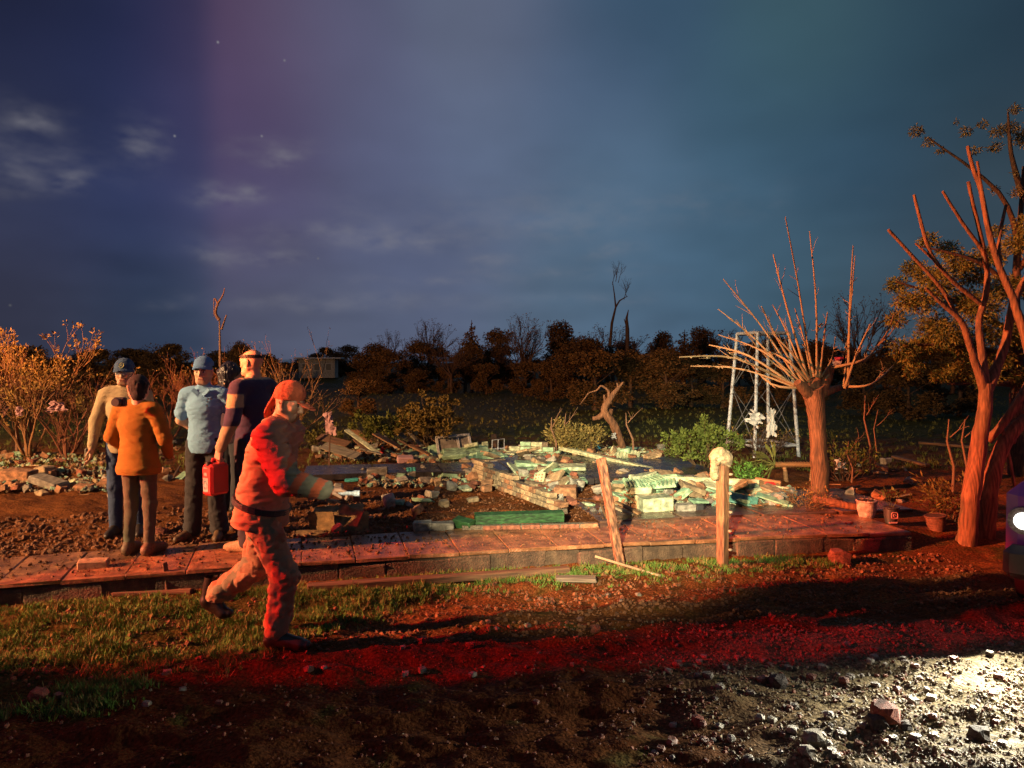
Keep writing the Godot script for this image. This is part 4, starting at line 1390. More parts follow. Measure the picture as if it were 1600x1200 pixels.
func build_debris() -> void:
	# --- slabs and pieces that can be told apart
	item("mint_slab", "flat mint slab on the course of pale blocks", "slab", Vector3(0.85, 0.05, 0.5), "mint", 748, 722, 0.1, 0.03, 0.02, 0.08)
	item("mint_slab", "thick mint-topped slab lying behind the low brick wall", "slab", Vector3(0.62, 0.12, 0.36), "mint", 836, 738, 0.05, 0.0, -0.03, 0.05)
	item("mint_slab", "thin mint slab on the dark house floor", "slab", Vector3(0.56, 0.06, 0.34), "mint_pale", 886, 742, -0.1, 0.05, 0.03, 0.08)
	item("mint_slab", "long mint sheet left of the mint wall stub", "slab", Vector3(0.8, 0.04, 0.5), "mint", 728, 713, 0.15, 0.16, 0.05, 0.06)
	item("mint_slab", "small mint shard upright beside the white window frame", "slab", Vector3(0.11, 0.26, 0.04), "mint_pale", 759, 712, 0.3, 0.0, 0.1)
	item("mint_slab", "mint corner piece leaning under the white window frame", "slab", Vector3(0.3, 0.05, 0.32), "mint", 684, 712, 0.4, 0.5, 0.2)
	item("mint_slab", "mint panel lying flat under the heap of boards", "slab", Vector3(0.7, 0.04, 0.35), "mint", 660, 713, 0.25, 0.1, 0.1)
	item("mint_slab", "mint tile between the low wall and leaning post", "slab", Vector3(0.26, 0.05, 0.2), "mint", 902, 753, 0.1, 0.1, 0.0, 0.04)
	item("mint_slab", "broad mint slab with broken brown edge near the leaning post", "slab", Vector3(0.36, 0.17, 0.32), "mint_pale", 1022, 798, 0.15, 0.0, 0.04)
	item("mint_slab", "small mint shard at the foot of the left rubble", "slab", Vector3(0.18, 0.05, 0.13), "mint", 27, 712, 0.4, 0.3, 0.1)
	item("mint_slab", "mint splinter beside the grey concrete block", "slab", Vector3(0.19, 0.04, 0.12), "turquoise", 549, 753, 0.2, 0.05, 0.1)
	var rib := part("ribbed_tile", ribbed(Vector3(0.14, 0.04, 0.17), 3), M.turquoise)
	rest(rib, ground(643, 747), turn3(0.2, 1.15, 0.12))
	tag(rib, "bright turquoise ribbed tile leaning in the middle of the lot", "tile")
	var rb2 := part("ribbed_tile", ribbed(Vector3(0.5, 0.06, 0.26), 9), M.mint_pale)
	rest(rb2, ground(976, 722), turn3(-0.35, 0.75, -0.22), 0.03)
	tag(rb2, "pale ribbed roof tile slab tilted at the end of the mint beam", "tile")
	for q in [[1018, 772, 0.4, 0.1, 0.2], [996, 778, 0.1, 0.3, -0.1], [1034, 780, -0.2, 0.2, 0.15]]:
		var r3 := part("ribbed_tile", ribbed(Vector3(0.34, 0.045, 0.22), 7), M.mint)
		rest(r3, ground(q[0], q[1]) + Vector3(0, 0.12, 0), turn3(q[2], q[3], q[4]))
		tag(r3, "mint ribbed tile on the rubble right of the leaning post", "tile", "ribbed tiles right of the leaning post")
	var pt := part("patterned_tile", block_mesh(Vector3(0.17, 0.025, 0.22), 0.004, 0.003), M.mint_pale)
	rest(pt, ground(842, 762), turn3(-0.3, 0.9, 0.3), 0.0)
	tag(pt, "mint wall tile with red dots tilted on the rubble", "tile")
	var dots := Geo.new()
	for i in 3:
		for j in 4:
			dots.box(Transform3D(Basis(), Vector3((i - 1) * 0.045, 0.0135, (j - 1.5) * 0.045)), Vector3(0.018, 0.003, 0.018), 0.001)
	part("red_dots", dots.mesh(), M.red_plastic, pt)
	# --- beams and boards
	between("mint_beam", "long mint painted beam lying across the rubble", "beam", ground(876, 712) + Vector3(0, 0.14, 0), ground(1022, 741) + Vector3(0, 0.07, 0), 0.09, 0.07, "mint_pale")
	between("mint_beam", "long pale mint plank lying right across behind the capped post", "beam", ground(982, 760) + Vector3(0, 0.12, 0), ground(1186, 768) + Vector3(0, 0.12, 0), 0.05, 0.09, "mint_pale")
	between("wooden_plank", "orange-brown plank end beyond the mint plank", "plank", ground(1180, 766) + Vector3(0, 0.11, 0), ground(1220, 772) + Vector3(0, 0.10, 0), 0.04, 0.13, "wood")
	between("green_beam", "green painted timber on the brick edging by the pavement", "beam", ground(742, 828) + Vector3(0, 0.115, 0), ground(880, 822) + Vector3(0, 0.11, 0), 0.10, 0.10, "green_paint", 0.2)
	between("green_beam", "short green-topped timber off-cut beside the green beam", "beam", ground(712, 826) + Vector3(0, 0.075, 0.0), ground(738, 830) + Vector3(0, 0.055, 0.0), 0.10, 0.10, "green_paint", 0.3)
	var boards := [
		[498, 686, 545, 697, 0.18, "wood_dark", "dark red-brown board leaning at the left end of the heap"], [541, 676, 592, 712, 0.09, "mint_pale", "pale green-edged board sloping down the heap"],
		[550, 675, 578, 695, 0.15, "wood", "orange board leaning behind the sloping pale board"], [586, 682, 626, 702, 0.26, "wood", "wide orange-brown panel tilted on the heap"],
		[602, 686, 619, 704, 0.05, "white_paint", "thin white strip lying against the tilted panel"], [608, 668, 634, 688, 0.10, "wood_grey", "grey weathered plank at the back of the heap"],
		[643, 654, 668, 690, 0.06, "wood_dark", "long red-brown stake slanting up before the bush"], [660, 676, 690, 702, 0.05, "wood", "thin brown lath slanting behind the window frame"],
		[622, 692, 652, 706, 0.14, "wood_dark", "dark broken board low in the heap"], [636, 676, 660, 700, 0.08, "wood_grey", "grey lath across the middle of the heap"],
		[556, 690, 580, 712, 0.12, "wood_dark", "dark board end poking out beneath the pale board"], [566, 706, 600, 714, 0.16, "wood_grey", "flat grey board at the foot of the heap"],
		[640, 700, 672, 714, 0.10, "wood", "small orange board at the foot of the heap"], [896, 706, 922, 680, 0.07, "wood_dark", "dark board leaning up to the left on the branch pile"],
		[916, 672, 930, 710, 0.09, "wood_dark", "dark board leaning up to the right on the branch pile"], [505, 700, 560, 716, 0.2, "wood_grey", "wide grey board half buried under the heap"],
		[962, 784, 1000, 800, 0.09, "wood", "split orange board at the foot of the rubble right of the post"], [975, 772, 1005, 790, 0.07, "wood", "second split orange board on the right rubble"],
		[955, 790, 990, 802, 0.10, "wood_pale", "pale split plank at the corner of the patio"], [1140, 776, 1184, 783, 0.16, "mint_deep", "dark green sheet behind the capped post"],
		[1136, 768, 1170, 774, 0.2, "mint_deep", "upper dark green sheet behind the capped post"], [1182, 772, 1232, 785, 0.12, "mint", "mint sheet lying right of the capped post"],
		[1188, 790, 1190, 768, 0.06, "wood_dark", "short brown upright board behind the capped post"],
	]
	for q in boards:
		var pa := ground(q[0], maxf(q[1], 690.0) + 8.0)
		var pb := ground(q[2], maxf(q[3], 690.0) + 8.0)
		var da := -pa.z
		var db := -pb.z
		var a := spot(q[0], q[1], lerpf(da, db, 0.7))
		var b := spot(q[2], q[3], db)
		if q[0] < 700:
			a.y += 0.05
			b.y += 0.05
		a.y = maxf(a.y, height_at(a.x, -a.z) + 0.015)
		b.y = maxf(b.y - 0.02, height_at(b.x, -b.z) + 0.01)
		between("broken_board", q[6], "board", a, b, q[4], 0.022, q[5], rng.randf_range(-0.5, 0.7))
	# planks on the verge
	between("long_timber", "long dark timber lying along the verge before the kerb", "timber", ground(480, 924) + Vector3(0, 0.03, 0), ground(890, 897) + Vector3(0, 0.04, 0), 0.09, 0.06, "wood_dark")
	between("wooden_plank", "short greenish plank at the end of the long timber", "plank", ground(868, 907) + Vector3(0, 0.02, 0), ground(932, 911) + Vector3(0, 0.03, 0), 0.12, 0.035, "wood_grey")
	between("wooden_stick", "thin pale stick leaning from the kerb by the leaning post", "stick", ground(930, 886) + Vector3(0, 0.10, 0), ground(1032, 902) + Vector3(0, 0.012, 0), 0.022, 0.02, "wood_pale")
	between("wooden_plank", "flat plank by the stake in the grass", "plank", ground(176, 930) + Vector3(0, 0.012, 0), ground(300, 926) + Vector3(0, 0.015, 0), 0.07, 0.03, "wood_dark")
	between("wooden_stake", "dark splintered stake standing against the kerb", "stake", ground(264, 924) + Vector3(0, -0.03, 0), spot(257, 879, -ground(264, 924).z + 0.02), 0.045, 0.02, "wood_dark")
	# --- two posts
	var pb1 := ground(972, 884)
	var p1 := between("leaning_post", "square timber post leaning left at the pavement edge", "post", pb1 - Vector3(0, 0.08, 0), spot(939, 716, -pb1.z + 0.05), 0.075, 0.075, "post", 0.5)
	var pb2 := ground(1131, 884)
	var p2 := thing("capped_post", "upright timber post with a cloth bag over its top", "post", pb2)
	var E := -pb2.z
	var pg := Geo.new()
	var hgt := spot(1127, 712, E).y - pb2.y
	pg.box(Transform3D(Basis(Vector3.UP, 0.6), Vector3(-0.015, hgt * 0.5 - 0.04, 0)), Vector3(0.085, hgt + 0.08, 0.085), 0.008, 0.006, rng)
	part("timber", pg.mesh(), M.post_upright, p2)
	for k in 5:
		var ng := Geo.new()
		ng.rock(Vector3(0.03, 0.02, 0.03), rng, 0.2, Color(0.7, 0.6, 0.4))
		var nn := part("bracket_fungus", ng.mesh(), M.twig, p2)
		nn.position = Vector3(0.045 - 0.006 * (k % 2), 0.16 + hgt * 0.17 * k, 0.045)
	var bag := Field.new(Vector3(-0.2, -0.35, -0.2), Vector3(0.2, 0.15, 0.2), 0.012)
	bag.cap(Vector3(-0.02, 0, 0), Vector3(0.03, -0.04, 0), 0.075, 0.065, 0.03)
	bag.cap(Vector3(-0.075, -0.02, 0.01), Vector3(-0.06, -0.05, 0.03), 0.05, 0.05, 0.02)
	bag.cap(Vector3(-0.08, -0.04, 0.03), Vector3(-0.065, -0.2, 0.0), 0.03, 0.045, 0.02)
	bag.cap(Vector3(0.05, -0.02, 0.0), Vector3(0.065, -0.1, 0.02), 0.05, 0.02, 0.02)
	bag.cap(Vector3(-0.055, -0.03, 0.08), Vector3(-0.05, -0.035, 0.09), 0.022, 0.022, 0.01, Vector3.ZERO, 1.0, true)
	bag.fold(fine, 0.006, Vector3(9, 14, 9))
	var bg := Geo.new()
	bag.add_to(bg, Transform3D(), no_paint)
	var bo := part("cloth_bag", bg.mesh(), M.tan_cloth)
	bo.position = spot(1128, 714, E) + Vector3(0, 0.02, 0)
	tag(bo, "cream cloth bag pulled over the top of the upright post", "bag")
	# --- concrete, cardboard, bricks one can tell apart
	item("concrete_block", "left of two pale concrete blocks at the pavement's back edge", "block", Vector3(0.185, 0.10, 0.14), "plaster", 660, 829, 0.08, 0, 0)
	item("concrete_block", "right of two pale concrete blocks at the pavement's back edge", "block", Vector3(0.225, 0.095, 0.14), "concrete", 692, 829, 0.05, 0, 0)
	item("concrete_block", "small cube-like block alone in the bare lot", "block", Vector3(0.11, 0.085, 0.10), "brick_pale", 694, 793, 0.5, 0.1, 0)
	item("concrete_block", "flat pale stone block on the lot before the low wall", "block", Vector3(0.14, 0.05, 0.09), "brick_pale", 739, 783, 0.3, 0.1, 0.1)
	item("concrete_block", "large grey concrete block behind the standing brick", "block", Vector3(0.30, 0.18, 0.2), "concrete", 590, 750, 0.15, 0, 0.06)
	item("concrete_block", "pale block with flat top at the patio's back edge", "block", Vector3(0.22, 0.10, 0.15), "plaster", 1070, 800, 0.1, 0, 0)
	item("brick", "brick standing upright on the lot beside the firefighter's arm", "brick", Vector3(0.085, 0.19, 0.08), "brick_red", 557, 785, 0.3, 0.0, -0.08)
	item("brick", "brick lying on the pavement left of the orange jacket's feet", "brick", Vector3(0.23, 0.085, 0.11), "brick_pale", 146, 888, 0.32, 0, 0)
	item("stone_lump", "rough tan stone in front of the cardboard", "stone", Vector3(0.11, 0.09, 0.08), "brick_pale", 527, 834, 0.4, 0.2, 0.2, 0, "", 0.02, 0.02)
	item("brown_block", "squat brown block behind the near end of the low wall", "block", Vector3(0.28, 0.15, 0.2), "brick", 884, 778, -0.2, 0.05, 0.05)
	item("tile_shard", "thin grey tile lying in the rubble by the red bricks", "tile", Vector3(0.14, 0.025, 0.1), "mint_pale", 708, 762, 0.2, 0.12, 0)
	for q in [[30, 752, 0.42, 0.17, 0.25, "brick", "big tilted brick slab at the left edge of the lot"], [76, 764, 0.60, 0.11, 0.24, "concrete", "long flat slab on the left rubble"], [70, 747, 0.28, 0.10, 0.2, "brick_pale", "pale block lying on top of the long flat slab"], [132, 766, 0.25, 0.08, 0.14, "brick", "low brick piece right of the long flat slab"], [26, 768, 0.19, 0.06, 0.14, "brick", "small brick shard in front of the left rubble"], [174, 777, 0.08, 0.06, 0.07, "brick_pale", "small pale cube beside the jeans"]]:
		item("masonry_piece", q[6], "rubble", Vector3(q[2], q[3], q[4]), q[5], q[0], q[1], rng.randf_range(-0.5, 0.5), rng.randf_range(-0.12, 0.12), rng.randf_range(-0.15, 0.15), 0.0, "", 0.015, 0.012)
	var cb := thing("cardboard_box", "torn crumpled cardboard box flattened beside the pavement", "box", ground(528, 832))
	for q in [[-0.16, 0.11, 0.0, 0.30, 0.20, 0.1, -0.25, 0.12], [0.09, 0.13, -0.03, 0.26, 0.25, -0.5, -0.18, -0.25], [-0.02, 0.20, -0.12, 0.5, 0.2, -1.2, 0.0, 0.08], [0.22, 0.09, -0.1, 0.18, 0.2, -0.3, 0.9, -0.1], [-0.24, 0.02, 0.1, 0.3, 0.16, -1.5, 0.1, 0.05]]:
		var gg := Geo.new()
		gg.box(Transform3D(turn3(q[6], q[5], q[7]), Vector3(q[0], q[1], q[2])), Vector3(q[3], q[4], 0.008), 0.002, 0.012, rng)
		part("cardboard_flap", gg.mesh(), M.cardboard, cb)
	# white window frame lying on the heap
	var wf := ground(710, 712)
	var fr := thing("window_frame", "white wooden window frame tilted on the debris heap", "window frame", wf + Vector3(0, 0.16, 0))
	fr.basis = turn3(0.25, 0.75, 0.12)
	for q in [[0, 0.24, 0.62, 0.05], [0, -0.24, 0.62, 0.05], [-0.29, 0, 0.05, 0.44], [0.29, 0, 0.05, 0.44], [0.08, 0, 0.045, 0.44]]:
		var gg := Geo.new()
		gg.box(Transform3D(Basis(), Vector3(q[0], 0, q[1])), Vector3(q[2], 0.05, q[3]), 0.005, 0.002, rng)
		part("frame_bar", gg.mesh(), M.white_paint, fr)
	for q in [[-0.105, 0.325], [0.185, 0.165]]:
		var gg := Geo.new()
		gg.box(Transform3D(Basis(), Vector3(q[0], -0.005, 0)), Vector3(q[1], 0.006, 0.43), 0.001)
		part("pane", gg.mesh(), M.concrete, fr)
	# tubular chair frame, bottle, barrel and other small salvage
	var cf := ground(778, 716)
	var ch := thing("metal_chair_frame", "bent grey tubular frame behind the rubble heap", "chair frame", cf, 0.3)
	var cg := Geo.new()
	for q in [[[-0.11, -0.03, 0], [-0.11, 0.26, 0.02], [0.11, 0.28, 0.02], [0.12, -0.03, 0]], [[0.0, -0.03, 0.0], [0.0, 0.26, 0.02]], [[-0.11, 0.1, 0], [0.115, 0.11, 0]]]:
		var pts := []
		for p in q:
			pts.append(Vector3(p[0], p[1], p[2]))
		cg.tube(pts, taper(pts.size(), 0.009, 0.009), 6)
	part("tube_frame", cg.mesh(), M.metal, ch)
	var rs := item("rusty_plate", "rusty upright metal plate beyond the tubular frame", "plate", Vector3(0.10, 0.34, 0.03), "rust", 772, 706, 0.2, 0.0, 0.05)
	var bt := thing("red_bottle", "small red plastic bottle standing among the boards", "bottle", ground(598, 712))
	var btg := Geo.new()
	btg.tube([Vector3(0, -0.02, 0), Vector3(0, 0.0, 0), Vector3(0, 0.10, 0), Vector3(0, 0.13, 0), Vector3(0, 0.15, 0)], [0.045, 0.05, 0.048, 0.02, 0.018], 10)
	part("bottle_body", btg.mesh(), M.red_plastic, bt)
	var btc := Geo.new()
	btc.tube([Vector3(0, 0.15, 0), Vector3(0, 0.175, 0)], [0.022, 0.022], 10)
	part("cap", btc.mesh(), M.blue_tarp, bt)
	item("red_crate", "crushed pinkish-red plastic crate low in the heap", "crate", Vector3(0.28, 0.09, 0.2), "pink_cloth", 634, 722, 0.2, 0.1, 0.05, 0, "", 0.015, 0.015)
	item("red_object", "red plastic tub lid behind the capped post", "lid", Vector3(0.15, 0.05, 0.1), "red_plastic", 1205, 776, 0.3, 0.2, -0.1, 0.1, "", 0.015, 0.012)
	item("blue_scrap", "bright blue plastic sheet scrap on the branch pile", "scrap", Vector3(0.14, 0.17, 0.012), "blue_tarp", 931, 706, 0.2, -0.15, 0.15, 0.1)
	item("green_tub", "small green tub beside the window frame", "tub", Vector3(0.14, 0.12, 0.13), "mint_deep", 750, 712, 0.4, 0, 0, 0, "", 0.035, 0.01)
	item("tin_can", "dark tin can in mint paint at the patio's edge", "can", Vector3(0.13, 0.14, 0.12), "black_plastic", 1091, 800, 0.2, 0, 0, 0, "", 0.03, 0.006)
	item("mint_slab", "crumpled mint sheet on the dark tin can", "slab", Vector3(0.2, 0.03, 0.14), "mint", 1091, 800, 0.3, 0.1, -0.08, 0.13)
	item("wooden_box", "small pale wooden box end right of the patio rubble", "box", Vector3(0.22, 0.09, 0.12), "wood", 1226, 788, -0.1, 0, 0)
	# log on the patio
	var lb := thing("fallen_log", "peeled log lying on the right end of the patio", "log", ground(1308, 803))
	var lg := Geo.new()
	limb(lg, lb.position, [[1272, 789, -lb.position.z + 0.28, 0.045], [1300, 795, -lb.position.z + 0.1, 0.05], [1342, 803, -lb.position.z - 0.05, 0.04]], Color.WHITE, Color(1.5, 1.4, 1.2), 9)
	lb.position.y -= lowest(lg.mesh(), Basis()) - 0.02 + lb.position.y - 0.205
	part("log", lg.mesh(), M.bark, lb)
	# cloths
	for q in [[514, 661, "pink_cloth", "pale torn cloth hanging on a stake left of the heap", 0.22, 0.36, -0.4], [88, 634, "pink_cloth", "pinkish rag caught in the bare shrub on the left", 0.30, 0.18, 0.3], [1180, 653, "white_cloth", "white rag slung across the tower's lower part", 0.34, 0.22, 0.2], [1206, 660, "white_cloth", "white cloth hanging straight down inside the tower", 0.17, 0.44, -0.2], [960, 680, "white_cloth", "small white rag on the branch pile", 0.10, 0.10, 0.4], [30, 642, "pink_cloth", "pale pink scrap low in the tall lit shrub", 0.12, 0.16, 0.1], [1312, 724, "white_cloth", "whitish plastic bag caught in weeds behind the pollarded trunk", 0.16, 0.14, 0.2]]:
		var D := 12.4
		if q[0] < 200: D = 13.0
		if q[0] > 900 and q[0] < 1000: D = 14.0
		if q[0] > 1300: D = 11.0
		var cl := part("hanging_cloth", drape(Vector2(q[4], q[5]), 0.06, 0.1, q[0] * 0.37), M[q[2]])
		cl.position = spot(q[0], q[1], D)
		cl.basis = turn3(q[6], 0.1, -0.5 if q[0] == 1180 else 0.05)
		tag(cl, q[3], "cloth")
	var stk := between("cloth_stake", "stake carrying the pale torn cloth", "stake", land(spot(514, 700, 12.45).x, 12.45) - Vector3(0, 0.05, 0), spot(516, 648, 12.45), 0.02, 0.02, "wood_dark")
	# --- loose pieces without number plates: bricks, chunks, shards
	var sets := [
		["broken_brick", "broken brick lying", "brick", "loose broken bricks in the rubble", [Vector3(0.19, 0.06, 0.10), Vector3(0.11, 0.06, 0.10), Vector3(0.15, 0.085, 0.10)], ["brick", "brick_pale", "brick_red"], 0.008, 0.010],
		["plaster_chunk", "chunk of mint painted plaster", "rubble", "chunks of mint painted plaster", [Vector3(0.16, 0.035, 0.12), Vector3(0.10, 0.03, 0.09), Vector3(0.24, 0.04, 0.15)], ["mint", "mint_pale", "mint"], 0.006, 0.014],
		["masonry_chunk", "rough lump of masonry", "rubble", "rough lumps of masonry", [Vector3(0.12, 0.09, 0.10), Vector3(0.08, 0.06, 0.07), Vector3(0.17, 0.10, 0.13)], ["plaster", "concrete", "brick"], 0.02, 0.02],
		["wood_splinter", "splintered bit of timber", "wood", "splintered bits of timber", [Vector3(0.30, 0.018, 0.035), Vector3(0.2, 0.02, 0.05), Vector3(0.4, 0.02, 0.03)], ["wood", "wood_dark", "wood_pale"], 0.003, 0.004],
	]
	var zones := [      # [px0, px1, py0, py1, how many of each set]
		[490, 700, 697, 722, [16, 20, 12, 34], "in the heap of boards"], [620, 790, 712, 732, [22, 16, 10, 10], "below the window frame"], [770, 880, 706, 728, [18, 26, 10, 10], "along the mint wall stub"],
		[800, 905, 734, 772, [34, 28, 16, 12], "right behind the low brick wall"], [880, 960, 716, 735, [12, 14, 8, 8], "beside the long mint beam"], [950, 1060, 744, 798, [28, 44, 20, 20], "in the heap right of the leaning post"], [1056, 1120, 752, 796, [14, 20, 10, 10], "just left of the capped post"],
		[1135, 1235, 770, 792, [4, 10, 6, 10], "just right of the capped post"], [560, 700, 738, 760, [10, 7, 14, 6], "around the turquoise tile"], [700, 770, 735, 770, [14, 4, 8, 2], "at the far end of the low brick wall"], [500, 700, 762, 826, [5, 2, 9, 5], "on the bare lot near the cardboard"],
		[0, 200, 708, 735, [12, 2, 8, 4], "under the shrubs on the left"], [0, 190, 738, 775, [8, 1, 6, 3], "near the long flat slab on the left"], [930, 1040, 704, 724, [8, 10, 6, 6], "around the ribbed roof tile slab"], [1170, 1260, 784, 794, [0, 2, 4, 10], "along the patio's back edge"], [860, 950, 770, 806, [6, 3, 6, 4], "at the near end of the low brick wall"],
		[240, 300, 690, 760, [5, 1, 4, 8], "between the ochre jacket and the blue polo"], [1290, 1420, 720, 790, [3, 1, 5, 10], "in the dark behind the pots"],
	]
	for st in sets:
		var shapes := []
		for s in st[4]:
			for k in 2:
				shapes.append(block_mesh(s, st[6], st[7]))
		for z in zones:
			for i in z[4][sets.find(st)]:
				var px := rng.randf_range(z[0], z[1])
				var py := rng.randf_range(z[2], z[3])
				var p := ground(px, py)
				if -p.z < lane(p.x) + 1.0 or -p.z > 18.0:
					continue
				var o := part(st[0], shapes[rng.randi() % shapes.size()], M[st[5][rng.randi() % 3]])
				var steep := 0.22 if st[0] != "wood_splinter" else 0.12
				var lift := rng.randf_range(0.0, 0.06) if py < 770 and px > 700 else 0.0
				rest(o, p + Vector3(0, lift, 0), turn3(rng.randf() * TAU, rng.randfn(0, steep), rng.randfn(0, steep)), 0.015 + lift * 0.4)
				tag(o, st[1] + " " + z[5], st[2], st[3])
	var places := [[770, 900, 706, 735, "by the mint wall stub"], [800, 905, 738, 775, "on the rubble behind the low brick wall"], [950, 1060, 750, 798, "in the heap right of the leaning post"], [880, 1030, 708, 728, "behind the long mint beam"], [1056, 1125, 756, 792, "just left of the capped post"], [690, 780, 708, 728, "under the window frame"], [1135, 1225, 770, 788, "just right of the capped post"]]
	for i in 56:
		var z: Array = places[i % 7]
		var sz := Vector3(rng.randf_range(0.16, 0.42), rng.randf_range(0.03, 0.08), rng.randf_range(0.12, 0.28))
		var o := item("wall_fragment", "broken painted wall fragment lying " + z[4], "fragment", sz, ["mint", "mint_pale", "mint", "plaster", "mint_pale", "brick_pale"][rng.randi() % 6], rng.randf_range(z[0], z[1]), rng.randf_range(z[2], z[3]), rng.randf() * TAU, rng.randfn(0, 0.22), rng.randfn(0, 0.25), rng.randf_range(0.0, 0.08), "broken painted wall fragments", 0.008, 0.02)
		if -o.position.z < lane(o.position.x) + 1.15:
			o.position.z = -(lane(o.position.x) + 1.2)
	# --- larger stones on the road and verge
	var big := [[1385, 1128, 0.13, "red", "large red lump of earth on the gravel in the headlight"], [1370, 1136, 0.09, "dark", "dark stone beside the red lump on the gravel"], [1312, 880, 0.17, "red", "reddish boulder on the bank right of the capped post"], [930, 985, 0.07, "red", "reddish stone standing at the lit edge of the road"], [1060, 1040, 0.05, "grey", "small dark stone in the red light band"], [1415, 1137, 0.06, "dark", "round stone right of the red lump"], [660, 1004, 0.06, "red", "small red stone at the edge of the firefighter's shadow"], [1270, 1160, 0.09, "grey", "grey stone near the lower right gravel"], [1215, 1072, 0.10, "dark", "dark lump at the left edge of the headlit gravel"], [1322, 1010, 0.05, "grey", "pale pebble at the far edge of the headlit gravel"], [1262, 1180, 0.07, "grey", "wet grey stone by the bottom edge"], [1090, 1130, 0.06, "red", "reddish stone left of the gravel"], [735, 1012, 0.06, "red", "red stone in the red light band"], [250, 838, 0.12, "red", "pale earth lump beside the orange jacket's leg"], [60, 1092, 0.09, "red", "earth lump at the dark road's left edge"], [1530, 1155, 0.10, "dark", "flat dark stone in the brightest patch of gravel"]]
	var tint := {"red": Color(0.38, 0.10, 0.055), "dark": Color(0.09, 0.07, 0.055), "grey": Color(0.30, 0.27, 0.21)}
	for q in big:
		var g := Geo.new()
		g.rock(Vector3(q[2], q[2] * 0.8, q[2] * 0.9), rng, 0.22, tint[q[3]])
		var o := part("stone", g.mesh(), M.clod)
		rest(o, ground(q[0], q[1]), Basis(), 0.012)
		tag(o, q[4], "stone")
	var mesh3 := []
	for k in 4:
		var g := Geo.new()
		g.rock(Vector3.ONE, rng, 0.24, Color.WHITE)
		mesh3.append(g.mesh())
	for i in 120:
		var o := part("loose_stone", mesh3[i % 4], M.gravel if i % 3 else M.clod)
		var px := rng.randf_range(1020, 1590) if i % 4 else rng.randf_range(60, 1000)
		var py := rng.randf_range(1005, 1195) if i % 4 else rng.randf_range(930, 1110)
		var s := rng.randf_range(0.022, 0.05)
		o.mesh = mesh3[i % 4]
		rest(o, ground(px, py), Basis(Vector3.UP, rng.randf() * TAU).scaled_local(Vector3(s * 1.2, s * 0.75, s)), 0.006)
		var mm: StandardMaterial3D = M["stone_" + str(i % 3)]
		o.material_override = mm
		var where := "on the headlit gravel by the car" if px > 1300 else "at the dim left edge of the headlit gravel" if i % 4 else "on the verge and road edge, left half"
		tag(o, ["greyish", "reddish", "brownish"][i % 3] + " loose stone " + where, "stone", "loose stones on the road")

func build_tower() -> void:
	var c := ground(1190, 706)
	var D := -c.z
	var o := thing("tank_tower", "pale steel tank stand with four sloping legs and rod braces", "tower", c, 0.28)
	var top := spot(1190, 521, D).y - c.y
	var wb := 0.46
	var wt := 0.33
	var foot := []
	var head := []
	for s in [[-1, -1], [1, -1], [1, 1], [-1, 1]]:
		foot.append(Vector3(s[0] * wb, -0.05, s[1] * wb))
		head.append(Vector3(s[0] * wt, top, s[1] * wt))
	for i in 4:
		var g := Geo.new()
		g.tube([foot[i], head[i]], [0.040, 0.036], 4)
		part("leg", g.mesh(), M.metal, o)
		var j := (i + 1) % 4
		var t := Geo.new()
		t.tube([head[i], head[j]], [0.034, 0.034], 4)
		part("top_rail", t.mesh(), M.metal, o)
		var b := Geo.new()
		b.tube([foot[i].lerp(head[i], 0.1), foot[j].lerp(head[j], 0.1)], [0.03, 0.03], 4)
		part("bottom_rail", b.mesh(), M.metal, o)
		for k in [[0.1, 0.55], [0.55, 1.0]]:
			for w in [[i, j], [j, i]]:
				var x := Geo.new()
				x.tube([foot[w[0]].lerp(head[w[0]], k[0]), foot[w[1]].lerp(head[w[1]], k[1])], [0.010, 0.010], 4)
				part("brace_rod", x.mesh(), M.steel, o)

func pot(called: String, label: String, at: Vector3, r: float, h: float, m: String) -> Node3D:
	var o := thing(called, label, "pot", at)
	var g := Geo.new()
	g.tube([Vector3(0, -0.01, 0), Vector3(0, 0, 0), Vector3(0, h * 0.5, 0), Vector3(0, h, 0)], [r * 0.6, r * 0.72, r * 0.95, r], 18)
	part("vessel", g.mesh(), M[m], o)
	var rim := Geo.new()
	for i in 18:
		var a := TAU * i / 18.0
		var b := TAU * (i + 1) / 18.0
		rim.tube([Vector3(cos(a) * r, h, sin(a) * r), Vector3(cos(b) * r, h, sin(b) * r)], [0.011, 0.011], 6)
	part("rim", rim.mesh(), M[m], o)
	var e := Geo.new()
	e.tube([Vector3(0, h + 0.001, 0), Vector3(0, h + 0.006, 0)], [r * 0.9, r * 0.86], 14, Color(0.5, 0.4, 0.35))
	part("soil", e.mesh(), M.bark_dark, o)
	return o

